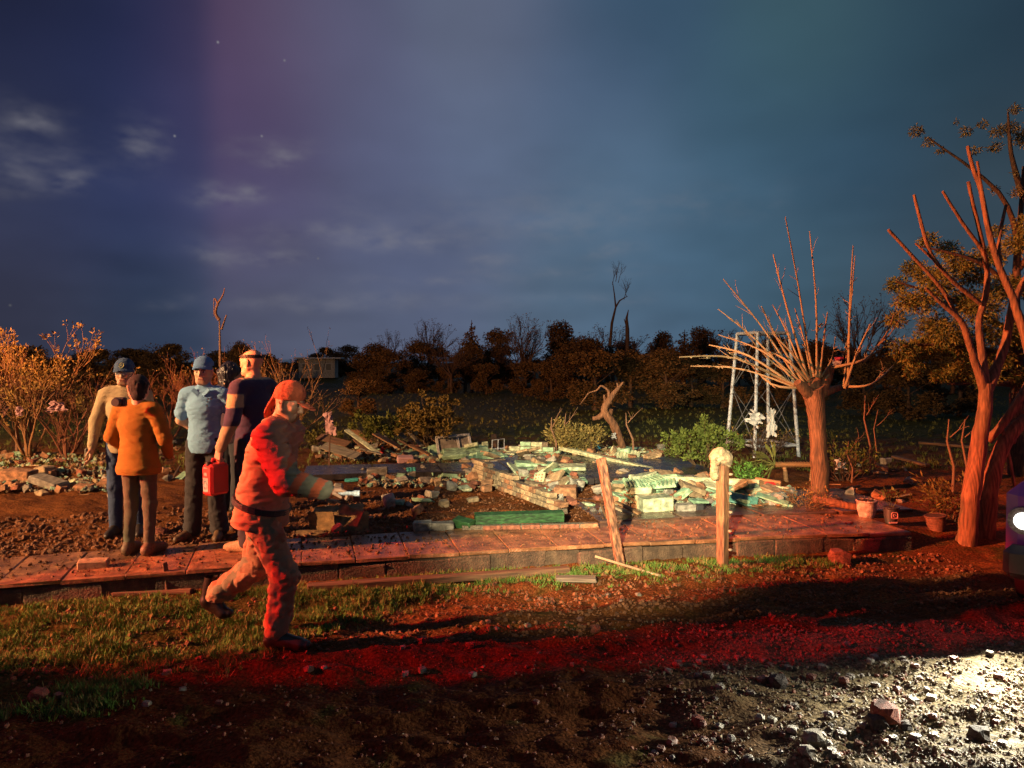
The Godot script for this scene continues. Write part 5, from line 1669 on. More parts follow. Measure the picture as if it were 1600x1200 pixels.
func build_plants() -> void:
	var red := Color(0.42, 0.14, 0.06)
	var tan := Color(0.48, 0.22, 0.08)
	var olive := Color(0.24, 0.145, 0.045)
	var green := Color(0.10, 0.13, 0.03)
	bush("tall_shrub", "tall storm-thinned shrub lit orange at the left edge", "shrub", ground(44, 712), 1.85, 7, 0.35, 3, tan, olive, 9, 0.07, 0.013, Vector3.ZERO, 0.35)
	bush("bare_shrub", "pink-lit bare shrub cut by the left frame edge", "shrub", ground(-14, 705), 1.6, 5, 0.4, 3, Color(0.42, 0.16, 0.11), olive, 1, 0.06, 0.01, Vector3.ZERO, 0.5)
	bush("bare_shrub", "low red-lit bare shrub with rags, left of the group", "shrub", ground(105, 712), 1.35, 7, 0.8, 3, red, olive, 1, 0.06, 0.011, Vector3(0.2, 0, 0), 0.7)
	bush("bare_shrub", "tangled red-lit shrub right behind the orange jacket", "shrub", ground(262, 690), 1.75, 7, 0.7, 3, red, olive, 2, 0.05, 0.012, Vector3.ZERO, 0.7)
	bush("bare_shrub", "wiry bare shrub behind the balding man's shoulder", "shrub", ground(462, 700), 1.85, 7, 0.7, 3, tan, olive, 1, 0.05, 0.01, Vector3(-0.25, 0, 0), 0.65)
	bush("bare_shrub", "small bare shrub between the two capped men", "shrub", ground(318, 695), 1.7, 4, 0.35, 3, red, olive, 1, 0.05, 0.01, Vector3.ZERO, 0.5)
	bush("bare_shrub", "dark weedy shrub low behind the beige jacket", "shrub", ground(150, 690), 1.1, 9, 0.7, 2, Color(0.16, 0.09, 0.04), Color(0.10, 0.08, 0.03), 8, 0.09, 0.014, Vector3.ZERO, 0.7)
	bush("leafy_bush", "leafy brown-green bush heaped behind the boards", "bush", ground(672, 704), 0.92, 11, 1.0, 2, Color(0.2, 0.11, 0.05), Color(0.19, 0.125, 0.035), 34, 0.065, 0.017, Vector3.ZERO, 0.8)
	bush("leafy_bush", "lower greener bush left of the brown-green bush", "bush", ground(596, 702), 0.62, 9, 1.1, 2, Color(0.2, 0.11, 0.05), Color(0.13, 0.135, 0.03), 26, 0.06, 0.016, Vector3(-0.2, 0, 0), 0.8)
	bush("leafy_bush", "small leafy bush beside the pale torn cloth", "bush", ground(497, 702), 0.55, 7, 1.0, 2, Color(0.2, 0.11, 0.05), Color(0.15, 0.13, 0.035), 9, 0.055, 0.015, Vector3(0.2, 0, 0), 0.8)
	bush("leafy_bush", "green leafy bush left of the tank tower's foot", "bush", ground(1098, 735), 0.75, 9, 0.8, 2, Color(0.17, 0.1, 0.04), Color(0.095, 0.12, 0.028), 26, 0.06, 0.018, Vector3.ZERO, 0.8)
	bush("leafy_bush", "bright green fern-like clump under the fallen palm", "plant", ground(1172, 757), 0.36, 11, 1.0, 1, Color(0.1, 0.14, 0.04), Color(0.09, 0.19, 0.035), 12, 0.05, 0.012, Vector3.ZERO, 0.8)
	bush("leafy_bush", "scrubby weeds around the foot of the lopped tree", "weeds", ground(1482, 812), 0.5, 9, 0.9, 2, Color(0.2, 0.11, 0.05), Color(0.12, 0.10, 0.03), 6, 0.07, 0.008, Vector3.ZERO, 0.7)
	bush("twig_heap", "tangle of dark twigs heaped inside the tank tower", "twigs", ground(1192, 716), 0.75, 16, 1.3, 2, Color(0.16, 0.085, 0.055), olive, 1, 0.05, 0.01, Vector3.ZERO, 1.0)
	bush("twig_heap", "tangle of dry grass and roots at the pollarded trunk's foot", "twigs", ground(1262, 792), 0.3, 18, 1.5, 2, Color(0.30, 0.16, 0.07), olive, 1, 0.05, 0.006, Vector3.ZERO, 1.0)
	bush("twig_heap", "tangle of twigs and weeds right of the pollarded trunk", "twigs", ground(1318, 752), 0.62, 12, 1.0, 2, Color(0.22, 0.12, 0.06), green, 4, 0.06, 0.012, Vector3.ZERO, 0.9)
	bush("twig_heap", "low dry brush behind the green bush", "twigs", ground(1060, 722), 0.35, 12, 1.4, 2, Color(0.16, 0.1, 0.05), green, 4, 0.05, 0.01, Vector3.ZERO, 0.9)
	# uprooted branch pile with a broken red-brown trunk
	bush("branch_pile", "pile of leafy broken branches behind the mint wall stub", "branches", ground(893, 712), 0.55, 15, 1.3, 3, Color(0.26, 0.15, 0.07), Color(0.20, 0.15, 0.05), 5, 0.06, 0.016, Vector3.ZERO, 0.8)
	var bp := ground(968, 706)
	var bt := thing("uprooted_tree", "broken orange-red tree trunk rearing out of the branch pile", "tree", bp)
	var D := -bp.z
	var g := Geo.new()
	for q in [
		[[975, 706, D, 0.07], [962, 668, D, 0.075], [950, 652, D, 0.08], [944, 640, D, 0.075], [950, 628, D, 0.065], [958, 616, D, 0.05], [966, 606, D, 0.035], [974, 597, D, 0.012]],
		[[952, 630, D, 0.05], [951, 614, D, 0.03], [948, 608, D, 0.022], [939, 603, D, 0.018], [932, 610, D, 0.014], [920, 614, D, 0.012], [914, 622, D, 0.01], [906, 632, D, 0.006]],
		[[946, 632, D, 0.03], [944, 617, D, 0.02]], [[966, 606, D, 0.028], [964, 598, D, 0.016]], [[946, 645, D, 0.06], [935, 652, D, 0.05], [926, 654, D, 0.04]],
		[[955, 640, D, 0.04], [954, 660, D + 0.1, 0.03], [965, 690, D + 0.1, 0.03]],
	]:
		limb(g, bp, q, Color.WHITE, Color(1.4, 1.2, 1.0), 7)
	part("trunk", g.mesh(), M.bark, bt)
	var sticks := [[978, 645, 991, 690, 13.5, 0.022, "red-brown stick standing right of the broken trunk"], [862, 652, 869, 690, 13.5, 0.022, "pinkish stick standing left of the branch pile"], [884, 646, 887, 662, 13.6, 0.018, "short tan stick in the branch pile"], [1352, 618, 1362, 690, 11.5, 0.02, "pale torn stalk standing behind the pollarded tree"], [1372, 640, 1366, 690, 11.5, 0.012, "thin forked stalk right of the pale torn stalk"], [1483, 655, 1492, 740, 10.0, 0.022, "brown torn stem standing left of the lopped tree"], [343, 500, 352, 690, 13.0, 0.035, "twisted broken sapling rising behind the blue polo shirt"], [352, 460, 343, 500, 13.0, 0.02, ""], [22, 515, 24, 690, 14.5, 0.03, "pinkish bare sapling behind the tall shrub"], [1508, 655, 1510, 740, 10.2, 0.02, "pale torn stem just left of the lopped trunk"], [1326, 690, 1333, 760, 10.8, 0.015, "thin pale stalk behind the white pot"]]
	for q in sticks:
		if q[6] == "":
			continue
		var foot := land(spot(q[2], 600, q[4]).x, q[4])
		var s := thing("torn_stem", q[6], "stem", foot)
		var h := Geo.new()
		var topp := spot(q[0], q[1], q[4]) - foot
		h.tube([Vector3(0, -0.06, 0), topp * 0.35 + Vector3(0.03, 0, 0), topp * 0.7 - Vector3(0.03, 0, 0.02), topp], [q[5], q[5] * 0.9, q[5] * 0.7, q[5] * 0.3], 6, Color(0.40, 0.2, 0.11))
		if q[0] == 343:
			limb(h, foot, [[343, 500, 13.0, 0.03], [337, 490, 13.0, 0.025], [340, 475, 13.0, 0.018], [348, 462, 13.0, 0.012], [351, 450, 13.0, 0.006]], Color(0.3, 0.13, 0.08), Color(-1, 0, 0), 6)
			limb(h, foot, [[346, 515, 13.0, 0.02], [354, 492, 13.0, 0.01]], Color(0.3, 0.13, 0.08), Color(-1, 0, 0), 6)
			limb(h, foot, [[341, 478, 13.0, 0.016], [335, 466, 13.0, 0.01], [334, 495, 13.0, 0.004]], Color(0.3, 0.13, 0.08), Color(-1, 0, 0), 6)
		else:
			var tips := []
			twigs(h, topp * 0.75, Vector3(0.5, 0.7, 0.1).normalized(), 0.22, q[5] * 0.5, 1, Color(0.40, 0.2, 0.11), tips, 0.7)
		part("stem", h.mesh(), M.twig, s)
	# fallen palm with fronds to the left
	var pp := ground(1240, 752)
	var P := -pp.z
	var palm := thing("fallen_palm", "fallen young palm lying behind the pollarded trunk", "palm", pp)
	var tg := Geo.new()
	for k in 16:
		var a := spot(1211 + k * 4.4, 726, P + 0.05) - pp
		var b := spot(1211 + (k + 1) * 4.4, 726, P + 0.05) - pp
		tg.tube([a, a.lerp(b, 0.2), b], [0.036, 0.050, 0.036], 8, Color(0.9, 0.75, 0.55))
	tg.tube([spot(1226, 730, P) - pp, Vector3(-0.1, -0.05, 0)], [0.03, 0.04], 6)
	tg.tube([spot(1270, 730, P) - pp, Vector3(0.25, -0.05, 0)], [0.03, 0.04], 6)
	part("trunk", tg.mesh(), M.wood, palm)
	for q in [[1178, 708], [1170, 722], [1172, 728], [1184, 738], [1188, 755], [1196, 700], [1208, 698], [1200, 748], [1182, 715]]:
		var fr := Geo.new()
		var a := spot(1211, 726, P + 0.05) - pp
		var b := spot(q[0], q[1], P + rng.randf_range(-0.35, 0.25)) - pp
		var mid := a.lerp(b, 0.5) + Vector3(0, 0.05, 0)
		fr.tube([a, mid, b], [0.009, 0.006, 0.002], 4, Color(0.20, 0.19, 0.06))
		for k in 12:
			var t := 0.25 + 0.75 * k / 12.0
			var p := a.lerp(mid, t * 2.0) if t < 0.5 else mid.lerp(b, t * 2.0 - 1.0)
			for sgn in [-1.0, 1.0]:
				var dir: Vector3 = ((b - a).normalized() + Vector3(0.1, 0.35 * sgn, 0.5 * sgn)).normalized()
				fr.leaf(p, dir, Vector3.UP.cross(dir).normalized(), 0.13, 0.008, Color(0.19, 0.20, 0.055) * rng.randf_range(0.7, 1.2))
		part("frond", fr.mesh(), M.leaf, palm)
	# pots by the patio
	var w := pot("flower_pot", "white peeling paint pot of dry stems beside the log", ground(1354, 808), 0.105, 0.18, "peeling_white")
	for k in 9:
		var s := Geo.new()
		var a := rng.randf() * TAU
		s.tube([Vector3(cos(a) * 0.05, 0.16, sin(a) * 0.05), Vector3(cos(a) * 0.07, 0.21 + rng.randf() * 0.05, sin(a) * 0.07)], [0.006, 0.002], 4, Color(0.3, 0.2, 0.1))
		part("dry_stem", s.mesh(), M.twig, w)
	var d := pot("plant_bag", "dark plastic plant bag with a pink rounded-square mark", ground(1392, 818), 0.075, 0.17, "black_plastic")
	var lg := Geo.new()
	for i in 20:
		var a := TAU * i / 20.0
		var b := TAU * (i + 1) / 20.0
		var sq := func(t: float) -> Vector3:
			var c := cos(t)
			var s := sin(t)
			return Vector3(signf(c) * pow(absf(c), 0.5) * 0.032, 0.10 + signf(s) * pow(absf(s), 0.5) * 0.032, 0.079)
		lg.tube([sq.call(a), sq.call(b)], [0.0065, 0.0065], 5, Color(1.0, 0.8, 0.75))
	for i in 12:
		var a := TAU * i / 16.0
		var b := TAU * (i + 1) / 16.0
		lg.tube([Vector3(cos(a) * 0.014, 0.10 + sin(a) * 0.014, 0.080), Vector3(cos(b) * 0.014, 0.10 + sin(b) * 0.014, 0.080)], [0.006, 0.006], 5, Color(1.0, 0.85, 0.85))
	lg.box(Transform3D(Basis(), Vector3(-0.01, 0.022, 0.07)), Vector3(0.09, 0.018, 0.01), 0.003)
	part("printed_mark", lg.mesh(), M.pink_cloth, d)
	var fl := Geo.new()
	var ftips := []
	for k in 4:
		twigs(fl, Vector3(0, 0.16, 0), Vector3(rng.randf_range(-0.8, 0.8), 1, rng.randf_range(-0.5, 0.5)).normalized(), 0.12, 0.004, 1, Color(0.12, 0.12, 0.04), ftips, 0.7)
	leaves_at(fl, ftips, 3, 0.02, 0.05, 0.012, Color(0.10, 0.12, 0.04))
	part("plant", fl.mesh(), M.leaf, d)
	var c := pot("clay_pot", "dark clay pot lying by the lopped tree's foot", ground(1464, 828), 0.10, 0.15, "rust")
	c.rotation.z = 0.12
	# wreckage in the dark between the trees
	between("wooden_plank", "pale lath lying in the dark behind the pots", "plank", ground(1352, 738) + Vector3(0, 0.02, 0), ground(1386, 742) + Vector3(0, 0.02, 0), 0.05, 0.03, "wood_pale")
	between("fallen_branch", "long fallen branch in the dark left of the lopped tree", "branch", ground(1436, 700) + Vector3(0, 0.12, 0), ground(1520, 712) + Vector3(0, 0.15, 0), 0.05, 0.05, "wood_dark")
	between("wooden_plank", "dark broken rail behind the pots", "plank", ground(1396, 722) + Vector3(0, 0.1, 0), ground(1450, 732) + Vector3(0, 0.03, 0), 0.1, 0.04, "wood_dark")

# ---------------------------------------------------------------- people
func standing() -> Dictionary:      # joints of a 1.70 m figure that looks along +z; its left is +x
	return {
		"pelvis": Vector3(0, 0.93, 0), "waist": Vector3(0, 1.06, 0.0), "chest": Vector3(0, 1.26, 0.0), "neck": Vector3(0, 1.43, -0.012), "head": Vector3(0, 1.592, 0.012),
		"sl": Vector3(0.172, 1.385, -0.01), "el": Vector3(0.222, 1.115, -0.03), "wl": Vector3(0.235, 0.875, 0.03), "hl": Vector3(0.235, 0.79, 0.05),
		"sr": Vector3(-0.172, 1.385, -0.01), "er": Vector3(-0.222, 1.115, -0.03), "wr": Vector3(-0.235, 0.875, 0.03), "hr": Vector3(-0.235, 0.79, 0.05),
		"tl": Vector3(0.09, 0.90, 0), "kl": Vector3(0.10, 0.49, 0.015), "al": Vector3(0.105, 0.085, -0.02), "fl": Vector3(0.13, 0.035, 0.14),
		"tr": Vector3(-0.09, 0.90, 0), "kr": Vector3(-0.10, 0.49, 0.015), "ar": Vector3(-0.105, 0.085, -0.02), "fr": Vector3(-0.13, 0.035, 0.14),
		"front": Vector3(0, 0, 1),
	}

func bounds(J: Dictionary, keys: Array, m: float) -> Array:
	var lo := Vector3(9, 9, 9)
	var hi := -lo
	for k in keys:
		var p: Vector3 = J[k]
		lo = Vector3(minf(lo.x, p.x), minf(lo.y, p.y), minf(lo.z, p.z))
		hi = Vector3(maxf(hi.x, p.x), maxf(hi.y, p.y), maxf(hi.z, p.z))
	return [lo - Vector3(m, m, m), hi + Vector3(m, m, m)]

func torso(f: Field, J: Dictionary, t: float, k := 0.05) -> void:
	var ax: Vector3 = J.front
	f.cap(J.pelvis, J.waist, 0.142 + t, 0.128 + t, k, ax, 1.28)
	f.cap(J.waist, J.chest, 0.128 + t, 0.148 + t, k, ax, 1.28)
	f.cap(J.chest, J.chest.lerp(J.neck, 0.5), 0.145 + t, 0.10 + t, k, ax, 1.3)
	f.cap(J.sl.lerp(J.neck, 0.25), J.sr.lerp(J.neck, 0.25), 0.062 + t, 0.062 + t, k)

func hand(g: Geo, wrist: Vector3, tip: Vector3, thumb_to: Vector3, curl: float, skin: Color) -> void:
	# palm, four fingers of unequal length that bend twice, and a thumb from the side of the palm
	var y := (tip - wrist).normalized()
	var x := (thumb_to - y * thumb_to.dot(y)).normalized()     # towards the thumb
	var z := x.cross(y)                                          # out of the back of the hand
	var f := Field.new(Vector3(-0.085, -0.03, -0.11), Vector3(0.085, 0.21, 0.06), 0.0052)
	f.cap(Vector3(0, -0.01, 0), Vector3(0, 0.03, 0), 0.027, 0.03, 0.015, Vector3(0, 0, 1), 1.35)
	f.cap(Vector3(0.022, 0.03, 0), Vector3(0.026, 0.085, 0), 0.018, 0.0135, 0.014)
	f.cap(Vector3(-0.02, 0.03, 0), Vector3(-0.024, 0.08, 0), 0.018, 0.013, 0.014)
	f.cap(Vector3(0, 0.03, 0), Vector3(0, 0.088, 0), 0.02, 0.014, 0.014)
	var rows := [[0.028, 0.086, 0.036, 0.0092], [0.0095, 0.09, 0.041, 0.0095], [-0.0095, 0.088, 0.038, 0.0092], [-0.027, 0.08, 0.030, 0.0082]]
	for r in rows:
		var a := Vector3(r[0], r[1], 0)
		var d1 := Vector3(0, cos(curl * 0.55), -sin(curl * 0.55))
		var d2 := Vector3(0, cos(curl * 1.5), -sin(curl * 1.5))
		var d3 := Vector3(0, cos(curl * 2.2), -sin(curl * 2.2))
		var b: Vector3 = a + d1 * r[2]
		var c: Vector3 = b + d2 * r[2] * 0.68
		var e: Vector3 = c + d3 * r[2] * 0.52
		f.cap(a, b, r[3] + 0.001, r[3], 0.004)
		f.cap(b, c, r[3], r[3] * 0.93, 0.003)
		f.cap(c, e, r[3] * 0.93, r[3] * 0.8, 0.003)
	f.cap(Vector3(0.022, 0.018, -0.005), Vector3(0.048, 0.052, -0.018), 0.016, 0.0115, 0.012)
	f.cap(Vector3(0.048, 0.052, -0.018), Vector3(0.052, 0.085, -0.030 - curl * 0.012), 0.0115, 0.0095, 0.004)
	f.add_to(g, Transform3D(Basis(x, y, z), wrist), func(_p: Vector3) -> Color: return skin)

func head_mesh(g: Geo, at: Vector3, b: Basis, skin: Color, hair: Color, hair_low: float, stubble: float) -> void:
	var f := Field.new(Vector3(-0.11, -0.15, -0.125), Vector3(0.11, 0.15, 0.14), 0.0058)
	f.cap(Vector3(0, 0.035, -0.02), Vector3(0, 0.03, 0.012), 0.088, 0.082, 0.02, Vector3(1, 0, 0), 1.14)
	f.cap(Vector3(0, 0.0, 0.02), Vector3(0, -0.06, 0.035), 0.072, 0.052, 0.03, Vector3(1, 0, 0), 1.08)
	f.cap(Vector3(-0.022, -0.082, 0.055), Vector3(0.022, -0.082, 0.055), 0.03, 0.03, 0.02)         # chin
	f.cap(Vector3(-0.056, -0.045, 0.0), Vector3(-0.022, -0.082, 0.05), 0.026, 0.024, 0.03)          # jaw
	f.cap(Vector3(0.056, -0.045, 0.0), Vector3(0.022, -0.082, 0.05), 0.026, 0.024, 0.03)
	f.cap(Vector3(-0.044, -0.012, 0.062), Vector3(-0.034, -0.02, 0.066), 0.02, 0.018, 0.02)         # cheekbones
	f.cap(Vector3(0.044, -0.012, 0.062), Vector3(0.034, -0.02, 0.066), 0.02, 0.018, 0.02)
	f.cap(Vector3(-0.045, 0.032, 0.070), Vector3(0.045, 0.032, 0.070), 0.018, 0.018, 0.015)          # brow
	f.cap(Vector3(-0.031, 0.011, 0.098), Vector3(-0.033, 0.011, 0.096), 0.0165, 0.0165, 0.0, Vector3.ZERO, 1.0, true)   # eye sockets
	f.cap(Vector3(0.031, 0.011, 0.098), Vector3(0.033, 0.011, 0.096), 0.0165, 0.0165, 0.0, Vector3.ZERO, 1.0, true)
	f.cap(Vector3(-0.031, 0.010, 0.078), Vector3(-0.031, 0.010, 0.077), 0.0125, 0.0125, 0.003)       # eyeballs under their lids
	f.cap(Vector3(0.031, 0.010, 0.078), Vector3(0.031, 0.010, 0.077), 0.0125, 0.0125, 0.003)
	f.cap(Vector3(0, 0.022, 0.088), Vector3(0, -0.022, 0.108), 0.010, 0.0135, 0.010)                 # nose
	f.cap(Vector3(-0.012, -0.028, 0.096), Vector3(0.012, -0.028, 0.096), 0.010, 0.010, 0.008)
	f.cap(Vector3(-0.02, -0.052, 0.086), Vector3(0.02, -0.052, 0.086), 0.009, 0.009, 0.008)          # lips
	f.cap(Vector3(-0.017, -0.065, 0.085), Vector3(0.017, -0.065, 0.085), 0.009, 0.009, 0.008)
	for s in [-1.0, 1.0]:
		f.cap(Vector3(s * 0.080, 0.020, -0.012), Vector3(s * 0.078, -0.018, -0.006), 0.021, 0.014, 0.006, Vector3(1, 0, 0), 1.9)   # ears
	f.cap(Vector3(0, -0.05, -0.02), Vector3(0, -0.15, -0.03), 0.056, 0.058, 0.03)                    # neck
	var paint := func(p: Vector3) -> Color:
		for s in [-1.0, 1.0]:
			var q := p - Vector3(s * 0.031, 0.010, 0.088)
			if absf(q.x) < 0.013 and absf(q.y) < 0.0065 and p.z > 0.07:
				return Color(0.03, 0.02, 0.015) if absf(q.x) < 0.0065 else Color(0.5, 0.45, 0.4)
			if absf(p.x - s * 0.032) < 0.021 and absf(p.y - 0.031 + absf(q.x) * 0.2) < 0.006 and p.z > 0.06:
				return hair * 1.0
		if p.z > 0.06 and absf(p.x) < 0.024 and absf(p.y + 0.0585) < 0.010:
			return Color(skin.r * 0.75, skin.g * 0.52, skin.b * 0.5) if absf(p.y + 0.0585) > 0.003 else Color(skin.r * 0.3, skin.g * 0.2, skin.b * 0.2)
		var line := hair_low + maxf(p.z, -0.02) * 0.85
		if p.y > line and absf(p.x) < 0.0865 and not (absf(p.x) > 0.074 and p.y < 0.035 and p.z > -0.03):
			return hair
		if p.y < -0.04 and p.z > 0.0:
			return skin.lerp(hair, stubble)
		return skin
	f.add_to(g, Transform3D(b, at), paint)

func cap_hat(root: Node3D, at: Vector3, b: Basis, m: Material, brim_m: Material, low := 0.045, brim := 0.075) -> Node3D:
	var g := Geo.new()
	var rings := []
	for i in 8:
		var a := i / 7.0 * PI * 0.5
		var ring := []
		for j in 20:
			var t := TAU * j / 20.0
			ring.append(Vector3(cos(t) * 0.093 * cos(a * 0.98) + 0.0, low + 0.098 * sin(a), sin(t) * 0.108 * cos(a * 0.98) - 0.01))
		rings.append(ring)
	for i in 7:
		for j in 20:
			g.quad(rings[i][j], rings[i][(j + 1) % 20], rings[i + 1][(j + 1) % 20], rings[i + 1][j])
	# smooth the dome's normals
	for i in g.v.size():
		g.n[i] = ((g.v[i] - Vector3(0, low - 0.02, -0.01)) * Vector3(1.1, 1.0, 0.9)).normalized()
	g.tube([Vector3(0, low + 0.096, -0.01), Vector3(0, low + 0.104, -0.01)], [0.008, 0.005], 8)
	var o := part("cap", g.mesh(), m, root)
	o.transform = Transform3D(b, at)
	var h := Geo.new()
	for side in 2:
		for i in 12:
			var t0 := PI * (0.08 + 0.84 * i / 12.0)
			var t1 := PI * (0.08 + 0.84 * (i + 1) / 12.0)
			var a0 := Vector3(cos(t0) * 0.09, low + 0.004 - side * 0.006, sin(t0) * 0.098 - 0.01)
			var a1 := Vector3(cos(t1) * 0.09, low + 0.004 - side * 0.006, sin(t1) * 0.098 - 0.01)
			var o0 := Vector3(cos(t0) * 0.098, low - 0.012 - 0.022 * absf(cos(t0)) - side * 0.005, sin(t0) * (0.10 + brim) - 0.012)
			var o1 := Vector3(cos(t1) * 0.098, low - 0.012 - 0.022 * absf(cos(t1)) - side * 0.005, sin(t1) * (0.10 + brim) - 0.012)
			if side == 0:
				h.quad(a0, o0, o1, a1)
			else:
				h.quad(a1, o1, o0, a0)
	part("brim", h.mesh(), brim_m, o)
	return o

func limb_cloth(f: Field, a: Vector3, b: Vector3, c: Vector3, r: Array, k := 0.03) -> void:
	f.cap(a, b, r[0], r[1], k)
	f.cap(b, c, r[1], r[2], k)

func field_mesh(f: Field, paint: Callable) -> ArrayMesh:
	var g := Geo.new()
	f.add_to(g, Transform3D(), paint)
	return g.mesh()

func shoe(root: Node3D, an: Vector3, toe: Vector3, m: Material, high := 0.05) -> void:
	var b := [an.min(toe) - Vector3.ONE * 0.14, an.max(toe) + Vector3.ONE * 0.14]
	var f := Field.new(b[0], b[1], 0.0085)
	var dir := (toe - an) * Vector3(1, 0, 1)
	dir = dir.normalized()
	var down := Vector3(0, -0.085, 0)
	if toe.y > an.y - 0.02:
		down = Vector3(0, -0.05, 0)
	var sole := (toe - an).normalized()
	var heel := an + down + Vector3(0, 0.042, 0) - dir * 0.035
	f.cap(heel, toe, 0.043, 0.037, 0.03)
	f.cap(toe, toe + dir * 0.045, 0.037, 0.032, 0.02)
	f.cap(heel + Vector3(0, 0.02, 0), an + Vector3(0, high, 0), 0.044, 0.042, 0.03)
	f.cap(an + dir * 0.02, toe + Vector3(0, 0.012, 0), 0.04, 0.03, 0.03)
	part("shoe", field_mesh(f, no_paint), m, root)

func human(called_label: String, at: Vector3, yaw: float, tall: float, J: Dictionary, look: Basis, skin: Color, hair: Color, hair_low: float, stubble: float, wear: Dictionary) -> Node3D:
	var o := thing("person", called_label, "person", at, yaw)
	var s := tall / 1.70
	for k in J:
		if k != "front":
			J[k] = J[k] * s
	# --- the body, one mesh: trunk and limbs, then head and hands on finer grids
	var g := Geo.new()
	var keys := J.keys()
	keys.erase("front")
	var bb := bounds(J, keys, 0.2)
	var f := Field.new(bb[0], bb[1], 0.017)
	torso(f, J, -0.004)
	f.cap(J.neck, J.head - look * Vector3(0, 0.07, 0.02), 0.058, 0.055, 0.04)
	for q in ["l", "r"]:
		limb_cloth(f, J["s" + q], J["e" + q], J["w" + q], [0.05, 0.041, 0.030])
		limb_cloth(f, J["t" + q], J["k" + q], J["a" + q], [0.070, 0.047, 0.034])
		f.cap(J["a" + q] - Vector3(0, 0.03, 0), J["f" + q], 0.036, 0.028, 0.02)
	f.add_to(g, Transform3D(), func(_p: Vector3) -> Color: return skin)
	head_mesh(g, J.head, look, skin, hair, hair_low, stubble)
	var curl: Dictionary = wear.get("curl", {})
	for q in ["l", "r"]:
		var side := 1.0 if q == "l" else -1.0
		var th: Vector3 = wear.get("thumb_" + q, Vector3(-side * 0.2, 0, 1.0))
		hand(g, J["w" + q], J["h" + q], th, curl.get(q, 0.45), skin)
	part("body", g.mesh(), M.skin, o)
	# --- clothes
	var c: float = wear.get("cell", 0.0125)
	var t: float = wear.get("thick", 0.022)
	var top := ["pelvis", "waist", "chest", "neck", "sl", "sr", "el", "er", "wl", "wr"]
	bb = bounds(J, top, 0.22)
	f = Field.new(bb[0], bb[1], c)
	torso(f, J, t, 0.05)
	var hem: float = wear.get("hem", 0.06)
	var down: Vector3 = (J.pelvis - J.waist).normalized()
	f.cap(J.pelvis, J.pelvis + down * hem, 0.146 + t, 0.150 + t + wear.get("flare", 0.0), 0.05, J.front, 1.25)
	for q in ["l", "r"]:
		if wear.sleeve == "long":
			f.cap(J["s" + q], J["e" + q], 0.060 + t * 0.9, 0.048 + t * 0.9, 0.022)
			f.cap(J["e" + q], J["e" + q].lerp(J["w" + q], 0.97), 0.048 + t * 0.8, 0.034 + t * 0.55, 0.02)
		else:
			f.cap(J["s" + q], J["s" + q].lerp(J["e" + q], 0.72), 0.058 + t, 0.062 + t, 0.022)
	f.cap(J.neck, J.neck.lerp(J.head, 0.30), 0.064, 0.060 + 0.25 * t, 0.02)       # collar
	f.fold(fine, wear.get("fold", 0.0035), wear.get("fold_scale", Vector3(5.0, 14.0, 5.0)), Vector3(at.x * 7.0, 0, 3))
	f.clip(J.pelvis + down * (hem + 0.06), down)
	var ct: Callable = wear.get("top_paint", no_paint)
	part(wear.top_name, field_mesh(f, ct), wear.top, o)
	bb = bounds(J, ["pelvis", "tl", "tr", "kl", "kr", "al", "ar"], 0.19)
	f = Field.new(bb[0], bb[1], c)
	var pr: Array = wear.get("leg", [0.098, 0.075, 0.07])
	f.cap(J.pelvis + Vector3(0, 0.06, 0), J.pelvis, 0.13, 0.135, 0.04, J.front, 1.25)
	for q in ["l", "r"]:
		var ank: Vector3 = J["k" + q].lerp(J["a" + q], wear.get("cuff", 0.97))
		f.cap(J["t" + q] + Vector3(0, 0.02, 0), J["k" + q], pr[0], pr[1], 0.03)
		f.cap(J["k" + q], ank, pr[1], pr[2], 0.03)
	f.fold(fine, wear.get("leg_fold", 0.0045), Vector3(6.0, 7.0, 6.0), Vector3(at.x * 3.0, 5, 1))
	var cp: Callable = wear.get("leg_paint", no_paint)
	part("trousers", field_mesh(f, cp), wear.legs, o)
	for q in ["l", "r"]:
		shoe(o, J["a" + q], J["f" + q], wear.shoes, wear.get("boot", 0.02))
	return o

